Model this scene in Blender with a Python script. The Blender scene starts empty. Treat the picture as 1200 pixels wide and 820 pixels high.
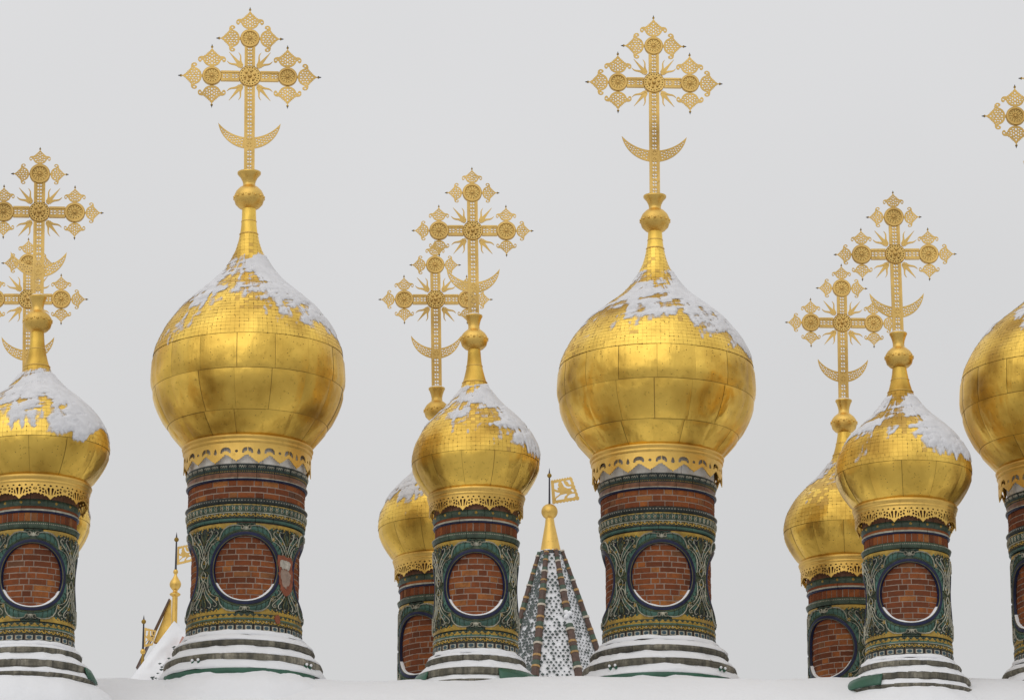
import bpy, math, random
import numpy as np
from mathutils import Vector, Matrix
R = math.radians
PI = math.pi
SC = bpy.context.scene
COL = SC.collection

# ------------------------------------------------------------------ camera
F = 4300.0; PITCH = R(16.0); CAMZ = 1.6
cd = bpy.data.cameras.new('camera'); cam = bpy.data.objects.new('camera', cd); COL.objects.link(cam)
cd.sensor_width = 36.0; cd.lens = 36.0 * F / 1200.0; cd.clip_start = 0.5; cd.clip_end = 20000
cam.location = (0, 0, CAMZ); cam.rotation_euler = (PI / 2 + PITCH, 0, 0)
SC.camera = cam

# ------------------------------------------------------------------ sky, sun, exposure
w = bpy.data.worlds.new('World'); SC.world = w; w.use_nodes = True
nt = w.node_tree; nt.nodes.clear()
out = nt.nodes.new('ShaderNodeOutputWorld')
sky = nt.nodes.new('ShaderNodeTexSky'); sky.sky_type = 'NISHITA'; sky.sun_disc = False
SUN_EL, SUN_AZ = 42.0, 205.0
sky.sun_elevation = R(SUN_EL); sky.sun_rotation = R(SUN_AZ)
bg1 = nt.nodes.new('ShaderNodeBackground'); bg1.inputs[1].default_value = 0.05
nt.links.new(sky.outputs[0], bg1.inputs[0])
# the overcast cloud deck: an even pale grey, brighter overhead as any overcast sky is
tc = nt.nodes.new('ShaderNodeTexCoord'); sx = nt.nodes.new('ShaderNodeSeparateXYZ')
nt.links.new(tc.outputs['Generated'], sx.inputs[0])
rp = nt.nodes.new('ShaderNodeValToRGB')
rp.color_ramp.elements[0].position = 0.0; rp.color_ramp.elements[0].color = (0.64, 0.635, 0.63, 1)
rp.color_ramp.elements[1].position = 1.0; rp.color_ramp.elements[1].color = (1.0, 1.0, 1.02, 1)
e = rp.color_ramp.elements.new(0.20); e.color = (0.680, 0.677, 0.675, 1)
e = rp.color_ramp.elements.new(0.36); e.color = (0.750, 0.748, 0.754, 1)
nt.links.new(sx.outputs[2], rp.inputs[0])
bg2 = nt.nodes.new('ShaderNodeBackground'); bg2.inputs[1].default_value = 1.0
cn = nt.nodes.new('ShaderNodeTexNoise'); cn.inputs['Scale'].default_value = 4.0; cn.inputs['Detail'].default_value = 3.0
nt.links.new(tc.outputs['Generated'], cn.inputs['Vector'])
cr = nt.nodes.new('ShaderNodeMapRange'); cr.inputs[1].default_value = .3; cr.inputs[2].default_value = .7; cr.inputs[3].default_value = .965; cr.inputs[4].default_value = 1.035
nt.links.new(cn.outputs['Fac'], cr.inputs[0])
cm = nt.nodes.new('ShaderNodeVectorMath'); cm.operation = 'SCALE'
nt.links.new(rp.outputs[0], cm.inputs[0]); nt.links.new(cr.outputs[0], cm.inputs['Scale'])
nt.links.new(cm.outputs[0], bg2.inputs[0])
mx = nt.nodes.new('ShaderNodeMixShader'); mx.inputs[0].default_value = 0.93
nt.links.new(bg1.outputs[0], mx.inputs[1]); nt.links.new(bg2.outputs[0], mx.inputs[2])
nt.links.new(mx.outputs[0], out.inputs[0])
sd = bpy.data.lights.new('sun', 'SUN'); sd.energy = 0.6; sd.angle = R(70); sd.color = (1.0, 0.97, 0.92)
sun = bpy.data.objects.new('sun', sd); COL.objects.link(sun)
a = R(SUN_AZ)
sdir = Vector((math.sin(a) * math.cos(R(SUN_EL)), math.cos(a) * math.cos(R(SUN_EL)), math.sin(R(SUN_EL))))
sun.rotation_euler = (-sdir).to_track_quat('-Z', 'Y').to_euler()
sun.location = (0, 0, 60)
vs = SC.view_settings; vs.view_transform = 'Standard'; vs.look = 'None'; vs.exposure = 0.0; vs.gamma = 1.0

rnd = random.Random(7)
cP, sP = math.cos(PITCH), math.sin(PITCH)

def unproj(x, y, Y):
    """point at distance Y (along world +Y) seen at photograph position x, y; also its depth"""
    a = (x - 600.0) / F; b = (410.0 - y) / F
    dy = cP - b * sP
    t = Y / dy
    return Vector((a * t, Y, CAMZ + t * (sP + b * cP))), t

# ------------------------------------------------------------------ materials
MAT = {}
def new_mat(name):
    m = bpy.data.materials.new(name); m.use_nodes = True
    nt = m.node_tree; b = nt.nodes['Principled BSDF']
    MAT[name] = m
    return m, nt, b
def N(nt, typ, **kw):
    n = nt.nodes.new(typ)
    for k, v in kw.items():
        if k.startswith('i_'):
            n.inputs[k[2:].replace('_', ' ')].default_value = v
        else: setattr(n, k, v)
    return n
def pos(nt, scale=(1, 1, 1)):
    g = nt.nodes.new('ShaderNodeNewGeometry')
    mp = nt.nodes.new('ShaderNodeMapping'); mp.inputs['Scale'].default_value = scale
    nt.links.new(g.outputs['Position'], mp.inputs[0])
    return mp.outputs[0]
def noise(nt, vec, scale, detail=4, rough=.55):
    n = nt.nodes.new('ShaderNodeTexNoise'); n.inputs['Scale'].default_value = scale
    n.inputs['Detail'].default_value = detail; n.inputs['Roughness'].default_value = rough
    nt.links.new(vec, n.inputs['Vector']); return n.outputs['Fac']
def ramp(nt, fac, stops):
    r = nt.nodes.new('ShaderNodeValToRGB'); el = r.color_ramp.elements
    while len(el) < len(stops): el.new(0.5)
    for e, (p, c) in zip(el, stops):
        e.position = p; e.color = (*c, 1) if len(c) == 3 else c
    nt.links.new(fac, r.inputs[0]); return r.outputs[0]
def mix(nt, fac, a, b, mode='MIX'):
    m = nt.nodes.new('ShaderNodeMix'); m.data_type = 'RGBA'; m.blend_type = mode
    if isinstance(fac, float): m.inputs[0].default_value = fac
    else: nt.links.new(fac, m.inputs[0])
    for s, v in ((6, a), (7, b)):
        if isinstance(v, tuple): m.inputs[s].default_value = (*v, 1)
        else: nt.links.new(v, m.inputs[s])
    return m.outputs[2]
def bump(nt, b, h, strength, dist, prev=None):
    n = nt.nodes.new('ShaderNodeBump'); n.inputs['Strength'].default_value = strength
    n.inputs['Distance'].default_value = dist
    nt.links.new(h, n.inputs['Height'])
    if prev: nt.links.new(prev, n.inputs['Normal'])
    nt.links.new(n.outputs[0], b.inputs['Normal']); return n.outputs[0]

def gold(name, c1, c2, rough=(.28, .5), dents=1.0, rnd_amt=0.0, tarn_refl=(.44, .62)):
    m, nt, b = new_mat(name)
    b.inputs['Metallic'].default_value = 1.0
    p = pos(nt)
    n1 = noise(nt, p, 1.15, 3, .45)
    n2 = noise(nt, pos(nt, (6, 6, 1.2)), 2.2, 4, .6)
    n3 = noise(nt, p, 14, 3)
    col = ramp(nt, n1, [(tarn_refl[0] - .12, c2), (tarn_refl[0], tuple(.5 * (x + y) for x, y in zip(c1, c2))), (tarn_refl[1], c1)])  # tarnish and dark reflections painted into the gold as noise patches
    col = mix(nt, ramp(nt, n2, [(.35, (0, 0, 0)), (.75, (.28,) * 3)]), col, tuple(x * .72 for x in c1))
    col = mix(nt, ramp(nt, n3, [(.60, (0, 0, 0)), (.75, (.35,) * 3)]), col, tuple(x * .55 for x in c2))
    if rnd_amt:
        oi = nt.nodes.new('ShaderNodeObjectInfo')
        rr = ramp(nt, oi.outputs['Random'], [(0, (1 - rnd_amt,) * 3), (1, (1.0,) * 3)])
        col = mix(nt, 1.0, col, rr, 'MULTIPLY')
    nt.links.new(col, b.inputs['Base Color'])
    mr = nt.nodes.new('ShaderNodeMapRange'); mr.inputs[3].default_value = rough[1]; mr.inputs[4].default_value = rough[0]
    mr.inputs[1].default_value = .3; mr.inputs[2].default_value = .7
    nt.links.new(n1, mr.inputs[0]); nt.links.new(mr.outputs[0], b.inputs['Roughness'])
    if dents:
        q = bump(nt, b, noise(nt, p, 2.3, 2, .4), .55 * dents, .12)
        q = bump(nt, b, n2, .25 * dents, .03, q)
        bump(nt, b, noise(nt, p, 26, 3), .18 * dents, .006, q)
    return m
GB = (1.0, .66, .13); GD = (.55, .31, .045)
gold('gold_leaf', GB, GD)
gold('gold_panel', GB, (.34, .185, .026), rnd_amt=.12, tarn_refl=(.41, .60), rough=(.27, .46))  # broad dark reflections on the sheets are painted in as darker patches
gold('gold_shingle', (1.0, .68, .14), (.45, .26, .05), rough=(.36, .52), dents=.9, tarn_refl=(.44, .60))
gold('gold_trim', (.78, .51, .135), (.44, .27, .06), rough=(.35, .5), dents=.5, tarn_refl=(.32, .5))
gold('gold_cross', (.70, .47, .155), (.40, .25, .08), rough=(.34, .5), dents=.35, tarn_refl=(.32, .55))
gold('gold_dull', (.74, .49, .13), (.50, .31, .075), rough=(.5, .65), dents=.6)  # browner gold: a reflection on wet shingles put into the colour
gold('gold_old', (.42, .27, .06), (.16, .10, .025), rough=(.5, .65), dents=.4)
gold('gold_seam', (.52, .33, .08), (.36, .22, .05), rough=(.6, .7), dents=.2)

def plain(name, c, rough=.6, var=.25, scale=8.0, bmp=.2, metallic=0.0, dirt=None, coat=0.0):
    m, nt, b = new_mat(name)
    b.inputs['Roughness'].default_value = rough; b.inputs['Metallic'].default_value = metallic
    if coat:
        b.inputs['Coat Weight'].default_value = coat; b.inputs['Coat Roughness'].default_value = .25; b.inputs['Specular IOR Level'].default_value = .25
    p = pos(nt)
    n = noise(nt, p, scale, 5, .6)
    col = ramp(nt, n, [(.3, tuple(x * (1 - var) for x in c)), (.7, tuple(min(1, x * (1 + var)) for x in c))])
    if dirt:
        n2 = noise(nt, p, 3.5, 6, .65)
        col = mix(nt, ramp(nt, n2, [(.47, (0, 0, 0)), (.66, (.8,) * 3)]), col, dirt)
    nt.links.new(col, b.inputs['Base Color'])
    if bmp: bump(nt, b, noise(nt, p, scale * 4, 4), bmp, .01)
    return m
def glaze(name, c, var=.35):
    m = plain(name, c, rough=.45, var=var, scale=11, bmp=.3, dirt=tuple(x * .5 + .010 for x in c), coat=.06)
    return m
glaze('tile_green', (.055, .080, .052)); glaze('tile_teal', (.058, .128, .098)); glaze('tile_navy', (.012, .016, .052))
glaze('tile_dark', (.027, .034, .030)); glaze('tile_white', (.42, .40, .31), .35); glaze('tile_yellow', (.40, .255, .045), .3)
glaze('tile_olive', (.12, .115, .045)); glaze('tile_brown', (.17, .075, .038)); glaze('tile_blue', (.045, .085, .105))
plain('plaster_dirty', (.44, .40, .33), .9, .3, 14, .4)
plain('mortar', (.30, .215, .165), .95, .2, 10, .5)
plain('plaster', (.80, .78, .73), .9, .10, 6, .4, dirt=(.60, .56, .50))
plain('snow', (.80, .805, .82), .7, .015, 3, .0)
b = MAT['snow'].node_tree.nodes['Principled BSDF']
bump(MAT['snow'].node_tree, b, noise(MAT['snow'].node_tree, pos(MAT['snow'].node_tree), 9, 5), .35, .03)
plain('snow_thin', (.69, .685, .695), .8, .10, 7, .0)
bump(MAT['snow_thin'].node_tree, MAT['snow_thin'].node_tree.nodes['Principled BSDF'], noise(MAT['snow_thin'].node_tree, pos(MAT['snow_thin'].node_tree), 14, 5), .3, .02)
nt_ = MAT['snow_thin'].node_tree
an_ = N(nt_, 'ShaderNodeAttribute', attribute_name='cover')
ma_ = N(nt_, 'ShaderNodeMath', operation='MULTIPLY_ADD'); nt_.links.new(noise(nt_, pos(nt_), 11, 5, .6), ma_.inputs[0]); ma_.inputs[1].default_value = .9
ad_ = N(nt_, 'ShaderNodeMath', operation='ADD'); ad_.inputs[1].default_value = -.62
nt_.links.new(an_.outputs['Fac'], ad_.inputs[0]); nt_.links.new(ad_.outputs[0], ma_.inputs[2])
al_ = ramp(nt_, ma_.outputs[0], [(.0, (0, 0, 0)), (.55, (.96,) * 3)])
nt_.links.new(al_, nt_.nodes['Principled BSDF'].inputs['Alpha'])
plain('green_metal', (.028, .105, .062), .45, .2, 5, .2, dirt=(.03, .09, .06))
plain('iron', (.035, .033, .04), .6, .2, 20, .2)
plain('nail', (.20, .115, .03), .6, .3, 20, .1, .6)
plain('clay', (.25, .075, .035), .85, .3, 14, .5)
plain('wall_paint', (.55, .50, .40), .9, .1, 3, .2)
plain('snow_ground', (.50, .51, .54), .9, .08, .4, .0)
plain('scale_green', (.060, .080, .072), .45, .5, 9, .2)
plain('rib_brown', (.085, .045, .030), .5, .4, 12, .3); plain('rib_green', (.05, .085, .055), .5, .3, 12, .3)
plain('rib_ochre', (.38, .22, .07), .5, .3, 12, .3); plain('rib_cream', (.52, .45, .36), .6, .2, 12, .3)
plain('pink_paint', (.42, .22, .18), .9, .3, 6, .3)
# stone: mottled grey-brown with run-off streaks
m, nt, b = new_mat('stone'); b.inputs['Roughness'].default_value = .9
p = pos(nt)
c = ramp(nt, noise(nt, p, 2.6, 7, .7), [(.32, (.055, .050, .036)), (.5, (.165, .150, .110)), (.66, (.33, .30, .235))])
c = mix(nt, ramp(nt, noise(nt, pos(nt, (5, 5, .7)), 3, 5, .6), [(.42, (0, 0, 0)), (.62, (.75,) * 3)]), c, (.055, .052, .042))
oi = N(nt, 'ShaderNodeObjectInfo')
c = mix(nt, 1.0, c, ramp(nt, oi.outputs['Random'], [(0, (.75,) * 3), (1, (1.15,) * 3)]), 'MULTIPLY')
nt.links.new(c, b.inputs['Base Color']); bump(nt, b, noise(nt, p, 30, 5), .5, .01)
# brick
m, nt, b = new_mat('brick'); b.inputs['Roughness'].default_value = .88; b.inputs['Specular IOR Level'].default_value = .15
p = pos(nt); oi = N(nt, 'ShaderNodeObjectInfo')
c = ramp(nt, oi.outputs['Random'], [(0, (.115, .036, .016)), (.25, (.180, .052, .020)), (.6, (.235, .070, .024)), (.85, (.30, .095, .027)), (.95, (.36, .14, .04)), (1, (.11, .055, .035))])
c = mix(nt, ramp(nt, noise(nt, p, 9, 6, .7), [(.42, (0, 0, 0)), (.68, (.65,) * 3)]), c, (.10, .040, .022))
c = mix(nt, ramp(nt, noise(nt, p, 30, 4, .7), [(.62, (0, 0, 0)), (.80, (.35,) * 3)]), c, (.36, .20, .12))
nt.links.new(c, b.inputs['Base Color']); bump(nt, b, noise(nt, p, 45, 4), .6, .006)

# ------------------------------------------------------------------ mesh helpers
class MB:
    """collects vertices and faces of one mesh with several materials"""
    def __init__(s): s.v = []; s.f = []; s.m = []; s.mats = []
    def mi(s, name):
        if name not in s.mats: s.mats.append(name)
        return s.mats.index(name)
    def add(s, verts, faces, mat):
        o = len(s.v); s.v.extend(verts); k = s.mi(mat)
        for f in faces: s.f.append(tuple(i + o for i in f)); s.m.append(k)
    def mesh(s, name, smooth=False, angle=None):
        me = bpy.data.meshes.new(name)
        me.from_pydata([tuple(v) for v in s.v], [], s.f)
        for n in s.mats: me.materials.append(MAT[n])
        me.polygons.foreach_set('material_index', s.m)
        if smooth: me.polygons.foreach_set('use_smooth', [True] * len(s.f))
        me.update()
        return me
def link(name, me, parent=None, loc=(0, 0, 0), rz=0.0, **props):
    o = bpy.data.objects.new(name, me); COL.objects.link(o)
    if parent: o.parent = parent
    o.location = loc
    if rz: o.rotation_euler = (0, 0, rz)
    for k, v in props.items(): o[k] = v
    return o
def smooth_by_angle(me, deg=35):
    try: me.set_sharp_from_angle(angle=R(deg))
    except Exception: pass
def lathe(mb, prof, mat, n=64, a0=0.0, a1=2 * PI, rfun=None, caps=False):
    """prof: list of (r, z); angle 0 faces -Y, positive to +X"""
    full = abs(a1 - a0 - 2 * PI) < 1e-6
    cols = n if full else n + 1
    V = []
    for i in range(cols):
        t = a0 + (a1 - a0) * i / n
        for j, (r, z) in enumerate(prof):
            rr, zz = rfun(t, r, z, j) if rfun else (r, z)
            V.append((rr * math.sin(t), -rr * math.cos(t), zz))
    k = len(prof); Fc = []
    for i in range(n):
        i2 = (i + 1) % cols
        for j in range(k - 1):
            Fc.append((i * k + j, i2 * k + j, i2 * k + j + 1, i * k + j + 1))
    if caps and not full:
        Fc.append(tuple(range(k))); Fc.append(tuple(reversed([n * k + j for j in range(k)])))
    mb.add(V, Fc, mat)
def seg_block(mb, prof_out, depth, ang, n, mat):
    """curved block: outer profile (r, z) from top to bottom, given depth inwards, centred on angle 0"""
    k = len(prof_out); rin = min(r for r, z in prof_out) - depth
    P = list(prof_out) + [(rin, prof_out[-1][1]), (rin, prof_out[0][1])]
    k = len(P); V = []; Fc = []
    for i in range(n + 1):
        t = -ang / 2 + ang * i / n
        for r, z in P: V.append((r * math.sin(t), -r * math.cos(t), z))
    for i in range(n):
        for j in range(k):
            if j == k - 2: continue   # inner face is never seen
            j2 = (j + 1) % k
            Fc.append((i * k + j, i * k + j2, (i + 1) * k + j2, (i + 1) * k + j))
    Fc.append(tuple(range(k))[::-1]); Fc.append(tuple(n * k + j for j in range(k)))
    mb.add(V, Fc, mat)
def catmull(pts, sub=6):
    P = [pts[0]] + list(pts) + [pts[-1]]; o = []
    for i in range(1, len(P) - 2):
        p0, p1, p2, p3 = map(np.array, P[i - 1:i + 3])
        for s in range(sub):
            t = s / sub
            o.append(tuple(.5 * (2 * p1 + (p2 - p0) * t + (2 * p0 - 5 * p1 + 4 * p2 - p3) * t * t + (3 * p1 - p0 - 3 * p2 + p3) * t ** 3)))
    o.append(tuple(pts[-1])); return o
def arc(cx, cy, r, a0, a1, n):
    return [(cx + r * math.cos(R(a0 + (a1 - a0) * i / n)), cy + r * math.sin(R(a0 + (a1 - a0) * i / n))) for i in range(n + 1)]
def plate(outlines, depth, bevel=0.0):
    """flat plate with holes: returns verts (x, y, z) with z through the thickness, and faces"""
    cu = bpy.data.curves.new('tmp', 'CURVE'); cu.dimensions = '2D'; cu.fill_mode = 'BOTH'
    cu.extrude = depth / 2; cu.bevel_depth = bevel; cu.bevel_resolution = 0
    for ol in outlines:
        sp = cu.splines.new('POLY'); sp.points.add(len(ol) - 1)
        for p, q in zip(sp.points, ol): p.co = (q[0], q[1], 0, 1)
        sp.use_cyclic_u = True
    o = bpy.data.objects.new('tmp', cu)
    me = o.to_mesh()
    V = [tuple(v.co) for v in me.vertices]; Fc = [tuple(p.vertices) for p in me.polygons]
    o.to_mesh_clear(); bpy.data.objects.remove(o); bpy.data.curves.remove(cu)
    return V, Fc
def ell(cx, cy, rx, ry, rot=0, n=7):
    c, s = math.cos(R(rot)), math.sin(R(rot)); o = []
    for i in range(n):
        t = 2 * PI * i / n + .3
        x, y = rx * math.cos(t), ry * math.sin(t)
        o.append((cx + x * c - y * s, cy + x * s + y * c))
    return o
def sphere(mb, c, r, mat, nu=12, nv=8, sz=1.0):
    V = []; Fc = []
    for j in range(nv + 1):
        ph = -PI / 2 + PI * j / nv
        for i in range(nu):
            t = 2 * PI * i / nu
            V.append((c[0] + r * math.cos(ph) * math.cos(t), c[1] + r * math.cos(ph) * math.sin(t), c[2] + r * sz * math.sin(ph)))
    for j in range(nv):
        for i in range(nu):
            Fc.append((j * nu + i, j * nu + (i + 1) % nu, (j + 1) * nu + (i + 1) % nu, (j + 1) * nu + i))
    mb.add(V, Fc, mat)
def hash3(ix, iy, iz, seed):
    h = (ix * 374761393 + iy * 668265263 + iz * 2147483647 + seed * 1274126177) & 0xffffffff
    h = ((h ^ (h >> 13)) * 1274126177) & 0xffffffff
    return ((h ^ (h >> 16)) & 0xffff) / 65535.0
def vnoise(p, seed=0):
    p = np.asarray(p, float); i = np.floor(p).astype(np.int64); f = p - i; f = f * f * (3 - 2 * f)
    r = 0
    for dx in (0, 1):
        for dy in (0, 1):
            for dz in (0, 1):
                wgt = (f[..., 0] if dx else 1 - f[..., 0]) * (f[..., 1] if dy else 1 - f[..., 1]) * (f[..., 2] if dz else 1 - f[..., 2])
                r = r + wgt * hash3(i[..., 0] + dx, i[..., 1] + dy, i[..., 2] + dz, seed)
    return r
def fbm(p, seed=0, oct=4):
    r = 0; a = .5; s = 0
    p = np.asarray(p, float)
    for k in range(oct):
        r = r + a * vnoise(p * 2 ** k + k * 17.3, seed + k); s += a; a *= .55
    return r / s

# ------------------------------------------------------------------ measured profiles of the two kinds of tower
# (half width, height) as read off one tower each, turned into metres at the distance D0
D0 = 53.6
class Kind: pass
def make_kind(yrim):
    k = Kind(); z0 = unproj(600, yrim, D0)[0].z
    k.z = lambda y: unproj(600, y, D0)[0].z - z0
    k.r = lambda hw, y: hw * unproj(600, y, D0)[1] / F
    k.p = lambda lst: [(k.r(h, y), k.z(y)) for h, y in lst]
    k.u = unproj(600, 680, D0)[1] / F
    return k
L = make_kind(530); S = make_kind(586)
L.name = 'L'; S.name = 'S'
U = L.u                       # one photograph pixel in metres, about 13 mm

L.dome = [(72.5, 528.5), (80, 520), (91, 507), (99, 495), (108, 476), (112.5, 456), (113, 440), (110, 414), (101.6, 395), (95.7, 384.8), (87.6, 374.4), (78.8, 364), (67.2, 353.7), (54.3, 343), (42.5, 333), (32.8, 322.6), (25, 312), (19.2, 301.8), (14.6, 291.5), (11.6, 281), (9.5, 270), (8.4, 258), (8.0, 245.5)]
S.dome = [(54.5, 583), (62, 573.5), (70.5, 559), (75, 543.5), (72.6, 527), (68.2, 517), (62.4, 507), (54.8, 497.6), (45, 487.8), (34.2, 478), (25.2, 468), (18.4, 458.5), (15.4, 452.7), (11.2, 439), (8.4, 425), (7.2, 410)]
L.seams = [420, 460, 503]; S.seams = [545]
L.npan = 16; S.npan = 12
L.shtop = 275; S.shtop = 449
L.ball = [(8.3, 246), (12, 244), (16, 240), (17.6, 235), (17.4, 230), (15, 225), (11, 221), (7.4, 219), (7.2, 216), (8, 213), (10, 209), (13.6, 205), (13.8, 203), (9, 202.6), (1, 202.5)]
S.ball = [(7.3, 410), (11, 408.5), (14.5, 405), (16, 400), (15.6, 395), (13, 391), (9.5, 388), (6.8, 386), (6.6, 382), (7.4, 378), (9, 373.5), (10.2, 371.5), (10.2, 370), (7, 369.4), (1, 369.2)]
L.bead = (17.3, 233, 14, 1.9); S.bead = (15.8, 398, 14, 1.6)
L.rim = [(73.5, 526), (76.2, 527), (77, 529), (76.4, 531), (74.6, 531.8), (75.6, 533), (75.8, 535), (74.4, 537), (73.6, 537.3)]
S.rim = [(54.5, 581), (57, 582), (57.8, 584.5), (57, 587), (55.4, 587.8), (56.2, 589), (56.2, 590.5), (55, 591.8), (54.6, 592)]
L.val = (74, 536.5); S.val = (54.8, 591.5)
L.R = 66.7; S.R = 49.0; L.ncell = 4; S.ncell = 3
L.yc = 679.5; S.yc = 694.3
L.hwb = 68.4; S.hwb = 48.3; L.ks = 1.0; S.ks = .962

VIS = R(112); VIS2 = R(158)
def vis_range(n, off=0.0):
    """angles of n equally spaced pieces that face the side the place is seen from"""
    o = []
    for i in range(n):
        t = off + 2 * PI * i / n
        t = (t + PI) % (2 * PI) - PI
        if abs(t) < VIS: o.append(t)
    return o

# ------------------------------------------------------------------ relief ornament of the drum tiles
class Relief:
    def __init__(s, base_r, R0): s.mb = MB(); s.br = base_r; s.R0 = R0
    def P(s, u, v, h):
        r = s.br(v) + h; t = u / s.R0
        return (r * math.sin(t), -r * math.cos(t), v)
    def strip(s, A, B, h0, h1, mat):
        """filled shape between two curves of equal length, swollen in the middle"""
        V = []; n = len(A)
        for a, b in zip(A, B):
            V += [s.P(a[0], a[1], h0), s.P((a[0] + b[0]) / 2, (a[1] + b[1]) / 2, h1), s.P(b[0], b[1], h0)]
        Fc = []
        for i in range(n - 1):
            for j in (0, 1): Fc.append((3 * i + j, 3 * i + j + 1, 3 * i + j + 4, 3 * i + j + 3))
        s.mb.add(V, Fc, mat)
    def ribbon(s, pts, w, h0, h1, mat, taper=True):
        n = len(pts); A = []; B = []
        for i, p in enumerate(pts):
            q0 = pts[max(0, i - 1)]; q1 = pts[min(n - 1, i + 1)]
            dx, dy = q1[0] - q0[0], q1[1] - q0[1]; l = math.hypot(dx, dy) or 1e-9
            k = w / 2 * ((.45 + .55 * math.sin(PI * (i + .6) / (n + .2))) if taper else 1)
            A.append((p[0] - dy / l * k, p[1] + dx / l * k)); B.append((p[0] + dy / l * k, p[1] - dx / l * k))
        s.strip(A, B, h0, h1, mat)
    def dot(s, u, v, r, h0, h1, mat, n=6, ry=None):
        ry = ry or r
        V = [s.P(u, v, h1)] + [s.P(u + r * math.cos(2 * PI * i / n), v + ry * math.sin(2 * PI * i / n), h0) for i in range(n)]
        s.mb.add(V, [(0, 1 + i, 1 + (i + 1) % n) for i in range(n)], mat)
    def rect(s, u0, u1, v0, v1, h, mat, n=2):
        A = [(u0 + (u1 - u0) * i / n, v0) for i in range(n + 1)]; B = [(p[0], v1) for p in A]
        V = []
        for a, b in zip(A, B): V += [s.P(a[0], a[1], h), s.P(b[0], b[1], h)]
        s.mb.add(V, [(2 * i, 2 * i + 1, 2 * i + 3, 2 * i + 2) for i in range(n)], mat)

def spiral(cx, cy, r, a0, turns, n=10):
    return [(cx + r * (1 - .75 * i / n) * math.cos(R(a0) + turns * 2 * PI * i / n), cy + r * (1 - .75 * i / n) * math.sin(R(a0) + turns * 2 * PI * i / n)) for i in range(n + 1)]

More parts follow.
